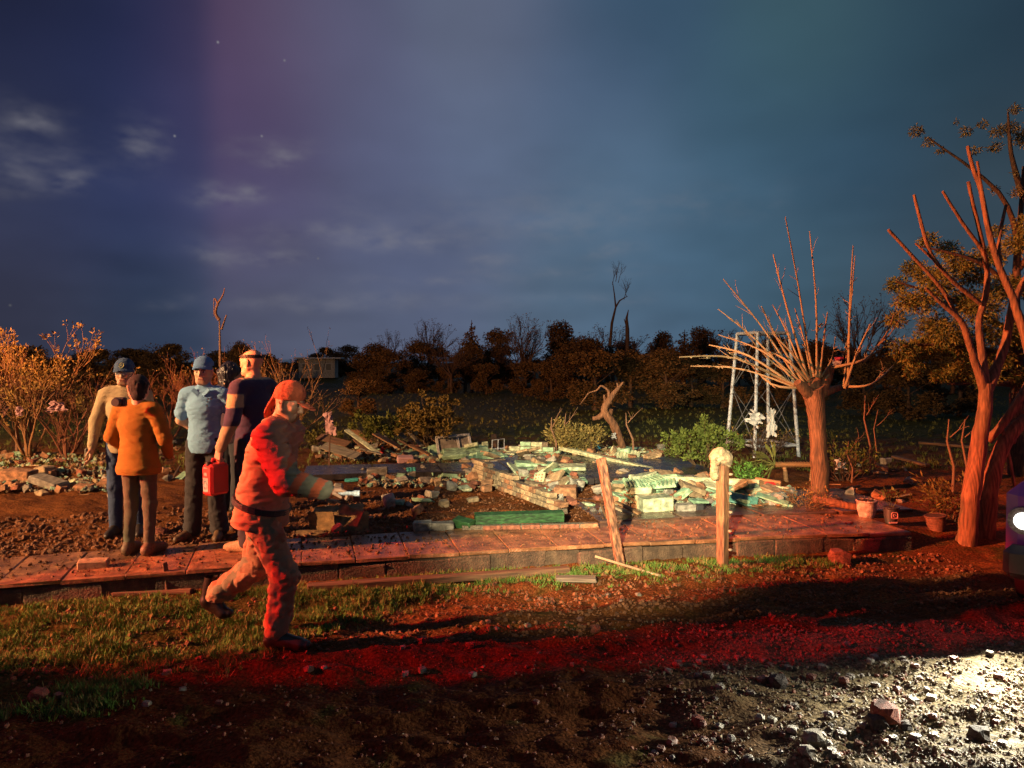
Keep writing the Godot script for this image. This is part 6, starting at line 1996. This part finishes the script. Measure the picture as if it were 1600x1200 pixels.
func build_people() -> void:
	var tan_skin := Color(0.50, 0.27, 0.17)
	var pale_skin := Color(0.58, 0.33, 0.22)
	var dark := Color(0.03, 0.022, 0.018)
	var black := mat("black_cloth", lin(0.018, 0.016, 0.018), 0.9, "weave", 6.0, "", 0.2, false)
	var leather := mat("brown_leather", lin(0.23, 0.115, 0.055), 0.6, "grain", 5.0, "", 0.2, false)
	var dark_leather := mat("dark_leather", lin(0.05, 0.03, 0.022), 0.5, "grain", 5.0, "", 0.2, false)
	# 1 navy cap with a round badge, beige jacket, jeans, faces the viewer
	var p := ground(199, 838)
	var J := standing()
	J.el = Vector3(0.235, 1.12, 0.02); J.wl = Vector3(0.16, 1.02, 0.20); J.hl = Vector3(0.09, 1.06, 0.25)
	J.er = Vector3(-0.27, 1.12, -0.02); J.wr = Vector3(-0.29, 0.88, 0.05); J.hr = Vector3(-0.295, 0.80, 0.07)
	var navy := cloth("navy_cap", lin(0.06, 0.11, 0.22))
	var o := human("person in navy cap with round yellow badge, beige jacket and jeans, facing the camera", p, 0.25, 1.70, J, Basis(Vector3.UP, -0.05) * Basis(Vector3.RIGHT, 0.10), tan_skin, dark, 0.06, 0.15,
		{"sleeve": "long", "top": cloth("beige_jacket", lin(0.62, 0.45, 0.25)), "top_name": "jacket", "legs": cloth("blue_jeans", lin(0.05, 0.085, 0.19)), "shoes": dark_leather, "thick": 0.016, "leg": [0.092, 0.07, 0.064], "hem": 0.05, "thumb_l": Vector3(0, 1, 0)})
	var hb := Basis(Vector3.UP, -0.05) * Basis(Vector3.RIGHT, 0.10)
	var ch := cap_hat(o, J.head, hb, navy, navy, 0.055, 0.06)
	var bd := Geo.new()
	for i in 16:
		var a := TAU * i / 16.0
		var b := TAU * (i + 1) / 16.0
		bd.tube([Vector3(cos(a) * 0.022, 0.087 + sin(a) * 0.022, 0.0865 - sin(a) * 0.010), Vector3(cos(b) * 0.022, 0.087 + sin(b) * 0.022, 0.0865 - sin(b) * 0.010)], [0.0045, 0.0045], 5, Color(0.75, 0.66, 0.25))
	bd.rock(Vector3(0.018, 0.022, 0.008), rng, 0.1, Color(0.6, 0.55, 0.3), Vector3(0, 0.086, 0.089))
	part("badge", bd.mesh(), M.twig, ch)
	var gl := Geo.new()                 # spectacles
	for s in [-1.0, 1.0]:
		gl.box(Transform3D(Basis(), Vector3(s * 0.031, 0.011, 0.104)), Vector3(0.044, 0.028, 0.003), 0.001)
		gl.tube([Vector3(s * 0.053, 0.015, 0.102), Vector3(s * 0.082, 0.018, 0.0)], [0.002, 0.002], 4)
	gl.tube([Vector3(-0.01, 0.015, 0.106), Vector3(0.01, 0.015, 0.106)], [0.002, 0.002], 4)
	var go := part("glasses", gl.mesh(), M.metal, o)
	go.transform = Transform3D(hb, J.head)
	# 2 ochre jacket, back to the viewer, with dark cap
	p = ground(219, 868)
	p.y = 0.201
	J = standing()
	J.el = Vector3(0.275, 1.13, 0.0); J.wl = Vector3(0.21, 0.97, 0.17); J.hl = Vector3(0.15, 0.99, 0.23)
	J.er = Vector3(-0.27, 1.12, 0.0); J.wr = Vector3(-0.22, 0.94, 0.15); J.hr = Vector3(-0.17, 0.95, 0.22)
	J.kl = Vector3(0.095, 0.49, 0.02); J.kr = Vector3(-0.095, 0.49, 0.02)
	var look := Basis(Vector3.UP, 0.5) * Basis(Vector3.RIGHT, 0.12)
	o = human("person in ochre jacket, dark cap and olive trousers, seen from behind on the pavement", p, PI - 0.12, 1.56, J, look, tan_skin, dark, -0.03, 0.0,
		{"sleeve": "long", "top": cloth("ochre_jacket", lin(0.38, 0.19, 0.012)), "top_name": "jacket", "legs": cloth("olive_trousers", lin(0.125, 0.13, 0.085)), "shoes": leather, "thick": 0.018, "flare": 0.03, "leg": [0.084, 0.058, 0.046], "cuff": 0.92, "hem": 0.08, "fold": 0.0035})
	cap_hat(o, J.head, look, black, black, 0.03, 0.07)
	var hg := Field.new(Vector3(-0.12, -0.16, -0.14), Vector3(0.12, 0.08, 0.06), 0.009)
	hg.cap(Vector3(0, 0.02, -0.04), Vector3(0, -0.06, -0.055), 0.085, 0.06, 0.03)
	hg.fold(fine, 0.006, Vector3(20, 6, 20))
	var hm := part("hair", field_mesh(hg, no_paint), black, o)
	hm.transform = Transform3D(look, J.head)
	var cam := Geo.new()                # the small camera they raise
	cam.box(Transform3D(Basis(), Vector3.ZERO), Vector3(0.10, 0.08, 0.06), 0.012)
	cam.tube([Vector3(0, 0, 0.02), Vector3(0, 0, 0.09)], [0.032, 0.034], 12)
	var cobj := part("camera_device", cam.mesh(), M.black_plastic)
	cobj.position = spot(188, 628, -p.z - 0.22)
	tag(cobj, "black camera held up between the two people on the left", "camera")
	# 3 blue polo shirt and cap, hands behind the back
	p = ground(322, 842)
	J = standing()
	J.el = Vector3(0.27, 1.13, -0.10); J.wl = Vector3(0.07, 0.98, -0.19); J.hl = Vector3(-0.01, 0.97, -0.20)
	J.er = Vector3(-0.27, 1.13, -0.10); J.wr = Vector3(-0.07, 0.96, -0.20); J.hr = Vector3(0.01, 0.94, -0.21)
	J.al = Vector3(0.12, 0.085, -0.02); J.ar = Vector3(-0.13, 0.085, 0.0); J.fl = Vector3(0.15, 0.035, 0.13); J.fr = Vector3(-0.19, 0.035, 0.14)
	look = Basis(Vector3.UP, 0.02) * Basis(Vector3.RIGHT, 0.04)
	var polo := cloth("blue_polo", lin(0.31, 0.60, 0.95))
	o = human("person in light blue polo shirt and blue cap, hands behind the back", p, 0.02, 1.72, J, look, pale_skin, dark, 0.062, 0.2,
		{"sleeve": "short", "top": polo, "top_name": "polo_shirt", "legs": cloth("charcoal_trousers", lin(0.055, 0.045, 0.05)), "shoes": leather, "thick": 0.010, "leg": [0.094, 0.082, 0.086], "hem": 0.04, "fold": 0.0045, "fold_scale": Vector3(6, 15, 6), "leg_fold": 0.006, "thumb_l": Vector3(0, 1, 0), "thumb_r": Vector3(0, 1, 0)})
	var bc := cloth("sky_blue_cap", lin(0.14, 0.32, 0.62))
	cap_hat(o, J.head, look, bc, bc, 0.064, 0.05)
	var pl := Geo.new()
	for s in [-1.0, 1.0]:
		pl.box(Transform3D(Basis(Vector3.BACK, s * 0.75) * Basis(Vector3.RIGHT, -0.45), Vector3(s * 0.05, 1.425, 0.085)), Vector3(0.085, 0.04, 0.012), 0.003)
	part("shirt_collar", pl.mesh(), polo, o)
	# 4 navy rugby shirt with beige panels, headlamp strap, carries a red can
	p = ground(398, 862)
	p.y = 0.201
	J = standing()
	J.el = Vector3(0.27, 1.13, -0.05); J.wl = Vector3(0.30, 0.89, 0.06); J.hl = Vector3(0.305, 0.805, 0.085)
	look = Basis(Vector3.UP, 0.15)
	var rug := cloth("rugby_shirt", Color.WHITE)
	var navy_c := Color(0.045, 0.04, 0.115)
	var beige_c := Color(0.56, 0.46, 0.27)
	var s4 := 1.80 / 1.70
	var sleeves := func(q: Vector3) -> Color:
		if absf(q.x) < 0.185 * s4 and not (q.y > 1.43 * s4):
			return navy_c
		var y := q.y / s4
		if absf(q.x) > 0.16 * s4:
			if y > 1.23 and y < 1.345: return beige_c
			if y < 1.085: return beige_c
			return navy_c
		if y > 1.455: return Color(0.6, 0.52, 0.36)
		return navy_c
	o = human("balding person in navy rugby shirt with beige sleeve panels and a head strap", p, deg_to_rad(-118), 1.80, J, look, pale_skin, Color(0.22, 0.17, 0.14), 0.125, 0.1,
		{"sleeve": "long", "top": rug, "top_paint": sleeves, "top_name": "rugby_shirt", "legs": cloth("dark_trousers", lin(0.05, 0.05, 0.065)), "shoes": mat("tan_shoe", lin(0.52, 0.36, 0.17), 0.7, "grain", 5.0, "", 0.2, false), "thick": 0.022, "hem": 0.05, "curl": {"l": 1.25}, "thumb_l": Vector3(0, 0, 1)})
	var st := Geo.new()
	for i in 24:
		var a := TAU * i / 24.0
		var b := TAU * (i + 1) / 24.0
		for w in 3:
			st.tube([Vector3(cos(a) * 0.088, 0.055 + w * 0.009, sin(a) * 0.105 - 0.006), Vector3(cos(b) * 0.088, 0.055 + w * 0.009, sin(b) * 0.105 - 0.006)], [0.006, 0.006], 4)
	st.box(Transform3D(Basis(), Vector3(0, 0.064, -0.118)), Vector3(0.05, 0.035, 0.02), 0.005)
	var so := part("head_strap", st.mesh(), M.black_plastic, o)
	so.transform = Transform3D(look, J.head)
	var canp: Vector3 = o.transform * (J.wl + Vector3(0.008, -0.40, 0.05))
	var jc := thing("red_canister", "red fuel canister with white label carried at the balding person's side", "canister", canp, deg_to_rad(-118) + PI * 0.5)
	var jg := Geo.new()
	jg.box(Transform3D(Basis(), Vector3(0, 0.14, 0)), Vector3(0.13, 0.27, 0.20), 0.022)
	part("vessel", jg.mesh(), M.red_plastic, jc)
	var hh := Geo.new()
	hh.tube([Vector3(0, 0.26, -0.08), Vector3(0, 0.31, -0.065), Vector3(0, 0.315, 0.03), Vector3(0, 0.26, 0.05)], [0.014, 0.013, 0.013, 0.014], 8)
	part("handle", hh.mesh(), M.red_plastic, jc)
	var cp := Geo.new()
	cp.tube([Vector3(0, 0.26, 0.075), Vector3(0, 0.30, 0.075)], [0.022, 0.022], 10)
	part("cap", cp.mesh(), M.black_plastic, jc)
	for s in [1.0, -1.0]:
		var lb := Geo.new()
		lb.box(Transform3D(Basis(), Vector3(-0.01, 0.10, s * 0.1015)), Vector3(0.06, 0.12, 0.003), 0.001)
		lb.box(Transform3D(Basis(), Vector3(-0.01, 0.19, s * 0.1015)), Vector3(0.035, 0.03, 0.003), 0.001)
		lb.box(Transform3D(Basis(), Vector3(-0.01, 0.245, s * 0.1015)), Vector3(0.05, 0.012, 0.003), 0.001)
		var lbo := part("label", lb.mesh(), M.white_paint, jc)
		var mk := Geo.new()
		for i in 14:
			var a := TAU * i / 18.0
			var b := TAU * (i + 1) / 18.0
			mk.tube([Vector3(-0.01 + cos(a) * 0.018, 0.10 + sin(a) * 0.034, s * 0.1035), Vector3(-0.01 + cos(b) * 0.018, 0.10 + sin(b) * 0.034, s * 0.1035)], [0.004, 0.004], 4)
		part("printed_mark", mk.mesh(), M.blue_tarp, lbo)
	# 6 long-haired person mostly hidden behind the rugby shirt
	p = ground(362, 800)
	J = standing()
	look = Basis(Vector3.UP, -0.3)
	o = human("long-haired person half hidden behind the rugby shirt", p, 2.6, 1.66, J, look, pale_skin, dark, -0.06, 0.0,
		{"sleeve": "long", "top": cloth("plum_top", lin(0.10, 0.05, 0.08)), "top_name": "top", "legs": M.dark_trousers, "shoes": dark_leather, "cell": 0.016})
	hg = Field.new(Vector3(-0.16, -0.34, -0.18), Vector3(0.16, 0.18, 0.14), 0.011)
	hg.cap(Vector3(0, 0.04, -0.02), Vector3(0, 0.03, -0.03), 0.104, 0.10, 0.02)
	hg.cap(Vector3(-0.03, 0.0, -0.05), Vector3(-0.04, -0.24, -0.075), 0.085, 0.05, 0.04)
	hg.cap(Vector3(0.03, 0.0, -0.05), Vector3(0.04, -0.24, -0.075), 0.085, 0.05, 0.04)
	hg.cap(Vector3(0, -0.03, 0.12), Vector3(0, 0.02, 0.12), 0.075, 0.06, 0.0, Vector3.ZERO, 1.0, true)
	hg.fold(fine, 0.010, Vector3(22, 5, 22))
	hm = part("hair", field_mesh(hg, no_paint), mat("dark_hair", lin(0.035, 0.022, 0.035), 0.45, "weave", 6.0, "", 0.2, false), o)
	hm.transform = Transform3D(look, J.head)
	# 5 firefighter striding to the right, stooped
	build_firefighter()

func build_firefighter() -> void:
	var p := ground(440, 1006)
	var J := standing()
	# planted right-of-view leg, trailing leg swung back, trunk bowed forward; front is +z
	J.pelvis = Vector3(0, 0.88, -0.12); J.waist = Vector3(0, 1.01, -0.11); J.chest = Vector3(0, 1.21, -0.05); J.neck = Vector3(0, 1.38, 0.0); J.head = Vector3(0, 1.53, 0.06)
	J.sl = Vector3(0.19, 1.325, -0.01); J.sr = Vector3(-0.19, 1.325, 0.01)
	J.el = Vector3(0.27, 1.10, -0.16); J.wl = Vector3(0.25, 0.94, 0.05); J.hl = Vector3(0.23, 0.91, 0.13)
	J.er = Vector3(-0.27, 1.08, 0.14); J.wr = Vector3(-0.22, 1.02, 0.37); J.hr = Vector3(-0.19, 1.02, 0.45)
	J.tr = Vector3(-0.09, 0.85, -0.11); J.kr = Vector3(-0.10, 0.46, 0.06); J.ar = Vector3(-0.10, 0.085, 0.0); J.fr = Vector3(-0.11, 0.035, 0.16)
	J.tl = Vector3(0.09, 0.85, -0.13); J.kl = Vector3(0.10, 0.46, -0.20); J.al = Vector3(0.10, 0.26, -0.50); J.fl = Vector3(0.10, 0.15, -0.43)
	J.front = Vector3(0, -0.28, 0.95).normalized()
	var look := Basis(Vector3.UP, -0.15) * Basis(Vector3.RIGHT, 0.35)
	var jacket := cloth("orange_jacket", Color.WHITE)
	var fat := cloth("camouflage_trousers", Color.WHITE)
	var orange := Color(0.80, 0.34, 0.18)
	var grey := Color(0.27, 0.25, 0.17)
	var bands := func(q: Vector3) -> Color:
		var y := q.y
		if absf(q.x) > 0.12 and q.z > 0.17:            # sleeves: grey with orange bars
			var w := q.z - 0.5 * (y - 1.0)
			return Color(0.74, 0.15, 0.06) if fmod(absf(w) + 10.0, 0.13) < 0.06 else grey
		return orange * (0.96 + 0.1 * fine.get_noise_3d(q.x * 9.0, q.y * 22.0, q.z * 9.0))
	var camo := func(q: Vector3) -> Color:
		var n := fine.get_noise_3d(q.x * 5.0 + 3.0, q.y * 4.0, q.z * 5.0)
		var m := fine.get_noise_3d(q.x * 6.0 + 30.0, q.y * 5.0 + 9.0, q.z * 6.0)
		if n > 0.16: return Color(0.56, 0.20, 0.10)
		if m > 0.22: return Color(0.24, 0.22, 0.13)
		return Color(0.50, 0.27, 0.145)
	var o := human("firefighter in orange jacket and camouflage trousers striding right across the verge", p, deg_to_rad(86), 1.80, J, look, Color(0.48, 0.25, 0.16), Color(0.03, 0.02, 0.02), 0.05, 0.2,
		{"sleeve": "long", "top": jacket, "top_paint": bands, "top_name": "jacket", "legs": fat, "leg_paint": camo, "shoes": mat("boot_leather", lin(0.035, 0.02, 0.014), 0.35, "grain", 5.0, "", 0.2, false), "thick": 0.058, "flare": 0.02, "hem": 0.07, "leg": [0.118, 0.095, 0.085], "cuff": 0.86, "boot": 0.16, "fold": 0.010, "fold_scale": Vector3(4, 10, 4), "leg_fold": 0.011, "curl": {"l": 0.9, "r": 0.9}, "cell": 0.0115})
	var bt := Geo.new()
	var ax: Vector3 = J.front
	var cx := Vector3(1, 0, 0)
	var mid: Vector3 = J.pelvis + (J.waist - J.pelvis) * 0.1
	for i in 28:
		var a := TAU * i / 28.0
		var b := TAU * (i + 1) / 28.0
		for w in 3:
			var up: Vector3 = (J.waist - J.pelvis).normalized() * (w - 1) * 0.013
			bt.tube([mid + up + cx * cos(a) * 0.224 + ax * sin(a) * 0.182, mid + up + cx * cos(b) * 0.224 + ax * sin(b) * 0.182], [0.009, 0.009], 4)
	part("belt", bt.mesh(), M.black_plastic, o)
	# red-orange cloth cap with a neck flap
	var f := Field.new(Vector3(-0.15, -0.16, -0.18), Vector3(0.15, 0.17, 0.2), 0.0095)
	f.cap(Vector3(0, 0.055, -0.01), Vector3(0, 0.06, 0.0), 0.102, 0.098, 0.02)
	f.clip(Vector3(0, 0.025, 0), Vector3(0, -1, 0.25).normalized())
	f.cap(Vector3(0, 0.035, 0.09), Vector3(0, 0.02, 0.15), 0.062, 0.05, 0.01, Vector3(0, 1, 0), 5.0)
	f.cap(Vector3(0, 0.02, -0.085), Vector3(0, -0.09, -0.11), 0.07, 0.075, 0.02, Vector3(0, 0, 1), 4.0)
	f.fold(fine, 0.003, Vector3(12, 16, 12))
	var c := part("cap", field_mesh(f, no_paint), cloth("orange_cap", lin(0.62, 0.12, 0.05)), o)
	c.transform = Transform3D(look, J.head)
	var rp: Vector3 = o.transform * (J.wr + Vector3(0.01, -0.02, 0.09))
	var tor := Geo.new()
	tor.tube([Vector3(-0.06, 0, 0), Vector3(0.07, 0, 0), Vector3(0.09, 0, 0), Vector3(0.12, 0, 0)], [0.013, 0.013, 0.02, 0.02], 10)
	var to := part("torch", tor.mesh(), M.metal)
	to.position = rp
	tag(to, "small pale torch in the firefighter's leading hand", "torch")

# ---------------------------------------------------------------- vehicles out of frame that carry the lamps
func glow(key: String, col: Color, e: float) -> StandardMaterial3D:
	var m := StandardMaterial3D.new()
	m.resource_name = key
	m.albedo_color = col
	m.emission_enabled = true
	m.emission = col
	m.emission_energy_multiplier = e
	return m

func vehicle(called: String, label: String, category: String, at: Vector3, heading: float, paint: String, tall: bool) -> Node3D:
	# front looks along local +z, origin on the ground under the front axle
	var o := thing(called, label, category, at, heading)
	var g := Geo.new()
	var hood := 1.05 if tall else 0.98
	g.box(Transform3D(Basis(), Vector3(0, 0.66, -1.35)), Vector3(1.78, 0.72, 4.2), 0.09)
	part("body", g.mesh(), M[paint], o)
	var h := Geo.new()
	h.box(Transform3D(Basis(Vector3.RIGHT, 0.06), Vector3(0, hood - 0.06, 0.12)), Vector3(1.62, 0.16, 1.15), 0.06)
	part("hood", h.mesh(), M[paint], o)
	var c := Geo.new()
	c.box(Transform3D(Basis(), Vector3(0, 1.32, -1.25)), Vector3(1.58, 0.74, 1.9), 0.16)
	part("cabin", c.mesh(), M[paint], o)
	var w := Geo.new()
	w.box(Transform3D(Basis(Vector3.RIGHT, -0.35), Vector3(0, 1.33, -0.30)), Vector3(1.36, 0.5, 0.03), 0.01)
	part("windscreen", w.mesh(), M.black_plastic, o)
	var b := Geo.new()
	b.box(Transform3D(Basis(), Vector3(0, 0.46, 0.80)), Vector3(1.74, 0.24, 0.16), 0.05)
	part("bumper", b.mesh(), M.black_plastic, o)
	var gr := Geo.new()
	gr.box(Transform3D(Basis(), Vector3(0, 0.78, 0.755)), Vector3(0.84, 0.2, 0.03), 0.01)
	part("grille", gr.mesh(), M.steel, o)
	for s in [-0.8, 0.8]:
		for z in [0.0, -2.65]:
			var t := Geo.new()
			t.tube([Vector3(s - 0.1, 0.34, z), Vector3(s + 0.1, 0.34, z)], [0.34, 0.34], 22)
			var wh := part("wheel", t.mesh(), M.black_plastic, o)
			var r := Geo.new()
			r.tube([Vector3(s - 0.112, 0.34, z), Vector3(s + 0.112, 0.34, z)], [0.2, 0.2], 16)
			part("rim", r.mesh(), M.steel, wh)
	return o

func headlamp(o: Node3D, x: float, y: float, m: Material) -> Vector3:
	var g := Geo.new()
	g.tube([Vector3(x, y, 0.72), Vector3(x, y, 0.77)], [0.11, 0.10], 16)
	part("headlamp_housing", g.mesh(), M.steel, o)
	var l := Geo.new()
	l.tube([Vector3(x, y, 0.772), Vector3(x, y, 0.785)], [0.062, 0.058], 16)
	part("headlamp_lens", l.mesh(), m, o)
	return o.transform * Vector3(x, y, 0.80)

func flood_head(t: Node3D, at: Vector3, edge: float, called: String, m: Material, r: float) -> void:
	# a round lamp head whose glowing face lies just behind the light
	var az := deg_to_rad(edge + 90.0)
	var d := t.transform.basis.inverse() * Vector3(cos(az), 0, -sin(az))
	var p: Vector3 = t.transform.affine_inverse() * at
	var g := Geo.new()
	g.tube([p - d * 0.20, p - d * 0.16, p - d * 0.045], [r * 0.5, r * 1.05, r * 1.1], 14)
	part(called + "_housing", g.mesh(), M.black_plastic, t)
	var l := Geo.new()
	l.tube([p - d * 0.044, p - d * 0.03], [r, r * 0.95], 14)
	part(called + "_lens", l.mesh(), m, t)

func build_vehicles() -> void:
	mat("truck_white", lin(0.6, 0.58, 0.56), 0.35, "", 1.0)
	mat("purple_paint", lin(0.20, 0.07, 0.34), 0.35, "", 1.0)
	# rescue truck on the road to the left, a light mast on its bed
	var az := deg_to_rad(50.0)                    # its nose points right and away
	var nose := Vector3(cos(az), 0, -sin(az))
	var mast := Vector3(LAMP_X, LAMP_Y, -LAMP_D)
	var org := mast + nose * 2.3
	org.y = 0.0
	var t := vehicle("rescue_truck", "white rescue truck with a lit light mast left of the scene", "truck", org, atan2(nose.x, nose.z), "truck_white", true)
	for x in [-0.62, 0.62]:
		headlamp(t, x, 0.92, M.white_paint)
	var mb := Geo.new()
	mb.tube([Vector3(0, 1.0, -2.42), Vector3(0, LAMP_Y + 0.1, -2.42)], [0.04, 0.03], 8)
	part("mast", mb.mesh(), M.steel, t)
	var warm := Color(1.0, 0.78, 0.54)
	flood_head(t, mast, TRUCK_EDGE, "floodlight", glow("floodlight_glow", warm, 6.0), 0.11)
	aim_lamp("truck_floodlight", mast, deg_to_rad(TRUCK_EDGE + HALF), HALF, TRUCK_ENERGY, warm, 0.02, 0.07, 0.0)
	var rp := Vector3(LAMP_X, LAMP_Y - 0.7, -LAMP_D - 0.43)
	flood_head(t, rp, RED_EDGE, "red_beacon", glow("beacon_glow", Color(1.0, 0.05, 0.02), 5.0), 0.08)
	aim_lamp("truck_beacon", rp, deg_to_rad(RED_EDGE + 7.0), 7.0, RED_ENERGY, Color(1.0, 0.09, 0.03), 0.15, 0.06, -17.0)
	var om := OmniLight3D.new()                  # added red fill for the dark foreground, hung beside the beacon
	om.name = "added_red_fill"
	om.light_color = Color(1.0, 0.09, 0.03)
	om.light_energy = 26.0
	om.light_size = 0.08
	om.omni_range = 160.0
	om.omni_attenuation = 2.0
	om.shadow_enabled = true
	add_child(om)
	om.position = rp + Vector3(0.05, 0.22, 0)
	var fp := Vector3(LAMP_X, LAMP_Y + 0.3, -LAMP_D - 0.05)
	flood_head(t, fp, FIELD_FILL_AT - 90.0, "added_field_head", glow("added_field_glow", Color(1.0, 0.5, 0.25), 5.0), 0.1)
	aim_lamp("added_field_lamp", fp, deg_to_rad(FIELD_FILL_AT), FIELD_FILL_HALF, FIELD_FILL_ENERGY, Color(1.0, 0.56, 0.24), 0.2, 0.08, FIELD_FILL_UP)  # added beam, shaped to brighten only the far field and tree line
	var ap := Vector3(LAMP_X, LAMP_Y - 0.35, -LAMP_D - 0.1)
	flood_head(t, ap, 19.0 - 90.0, "added_amber_head", glow("added_amber_glow", Color(1.0, 0.35, 0.12), 5.0), 0.08)
	aim_lamp("added_amber_lamp", ap, deg_to_rad(19.5), 9.0, 850.0, Color(1.0, 0.42, 0.15), 0.5, 0.06, -8.5)  # added narrow beam that brightens the trees on the right
	# an unseen tripod lamp behind the photographer, added to brighten the rubble
	var tp := land(-2.0, -3.0)
	var tw := thing("added_rubble_light", "unseen tripod lamp added behind the photographer to brighten the rubble", "work light", tp)
	var head := tp + Vector3(0, 3.6, 0)
	var aim := Vector3(1.7, 0.6, -10.8)
	var wd := (aim - head).normalized()
	for k in 3:
		var lg := Geo.new()
		var a := TAU * k / 3.0
		lg.tube([Vector3(cos(a) * 0.6, 0.0, sin(a) * 0.6), Vector3(0, 1.2, 0)], [0.015, 0.018], 6)
		part("leg", lg.mesh(), M.steel, tw)
	var pl := Geo.new()
	pl.tube([Vector3(0, 1.1, 0), Vector3(0, 3.5, 0)], [0.022, 0.018], 8)
	part("pole", pl.mesh(), M.steel, tw)
	var hd := Geo.new()
	hd.tube([Vector3(0, 3.6, 0) - wd * 0.2, Vector3(0, 3.6, 0) - wd * 0.06], [0.07, 0.12], 14)
	part("lamp_housing", hd.mesh(), M.black_plastic, tw)
	var ln := Geo.new()
	ln.tube([Vector3(0, 3.6, 0) - wd * 0.055, Vector3(0, 3.6, 0) - wd * 0.04], [0.11, 0.10], 14)
	part("lamp_lens", ln.mesh(), glow("added_rubble_glow", Color(1.0, 0.95, 0.85), 6.0), tw)
	lamp("added_rubble_lamp", head, aim, 11.5, 620.0, Color(1.0, 0.94, 0.76), 0.9, 0.08)
	# purple car at the right frame edge, its lamp towards the viewer
	var to := Vector3(-0.70, 0, 0.71).normalized()
	var lampp := spot(1598, 815, 5.5)
	var right := Vector3(to.z, 0, -to.x)            # local +x
	var corg := Vector3(lampp.x, 0, lampp.z) - to * 0.79 + right * 0.76
	corg.y = 0.0
	var c := vehicle("purple_car", "purple car with a lit headlamp cut by the right frame edge", "car", corg, atan2(to.x, to.z), "purple_paint", false)
	var gc := glow("car_lamp_glow", Color(1.0, 0.97, 0.92), 4.0)
	for x in [-0.76, 0.76]:
		var p := headlamp(c, x, lampp.y, gc)
		lamp("car_headlamp", p + to * 0.05, Vector3(2.55 + (0.5 if x > 0.0 else 0.0), 0, -3.75), 30.0, CAR_ENERGY, Color(1.0, 0.96, 0.86), 0.7, 0.05)

const LAMP_X := -14.0
const LAMP_Y := 5.4
const LAMP_D := 1.9
const HALF := 80.0
const TRUCK_EDGE := 12.8
const TRUCK_ENERGY := 560.0
const RED_EDGE := 9.2
const RED_ENERGY := 520.0
const FIELD_FILL_AT := 68.0
const FIELD_FILL_HALF := 26.0
const FIELD_FILL_UP := 6.5
const FIELD_FILL_ENERGY := 540.0
const CAR_ENERGY := 44.0

func aim_lamp(called: String, at: Vector3, az: float, half: float, energy: float, col: Color, blend: float, size: float, up_deg: float) -> void:
	var d := Vector3(cos(az), tan(deg_to_rad(up_deg)), -sin(az))
	lamp(called, at, at + d * 5.0, half, energy, col, blend, size)

func _ready() -> void:
	rng.seed = 20240607
	noise.seed = 4
	noise.frequency = 1.0
	noise.fractal_octaves = 3
	fine.seed = 12
	fine.frequency = 1.0
	fine.fractal_octaves = 3
	place_camera_and_light()
	make_materials()
	for i in 3:
		mat("stone_%d" % i, [lin(0.36, 0.32, 0.24), lin(0.30, 0.11, 0.06), lin(0.22, 0.18, 0.13)][i], 0.45, "grain", 4.0, "height", 0.5)
	for m in [[600, 704, 1.1, 0.5, 0.16], [690, 710, 0.8, 0.4, 0.12], [825, 712, 0.9, 0.4, 0.10], [850, 752, 0.6, 0.5, 0.13], [1000, 775, 0.55, 0.6, 0.14], [1090, 770, 0.5, 0.4, 0.08], [970, 716, 0.7, 0.4, 0.12], [60, 742, 0.9, 0.6, 0.12], [905, 704, 0.8, 0.4, 0.14], [1200, 700, 0.6, 0.5, 0.10]]:
		var p := flat_point(m[0], m[1], 0.19)
		mounds.append([p.x, -p.z, m[2], m[3], m[4]])
	build_vehicles()
	build_ground()
	build_pavement()
	build_far()
	build_pollard()
	build_right_tree()
	build_walls()
	build_debris()
	build_tower()
	build_plants()
	build_people()
	build_cover()
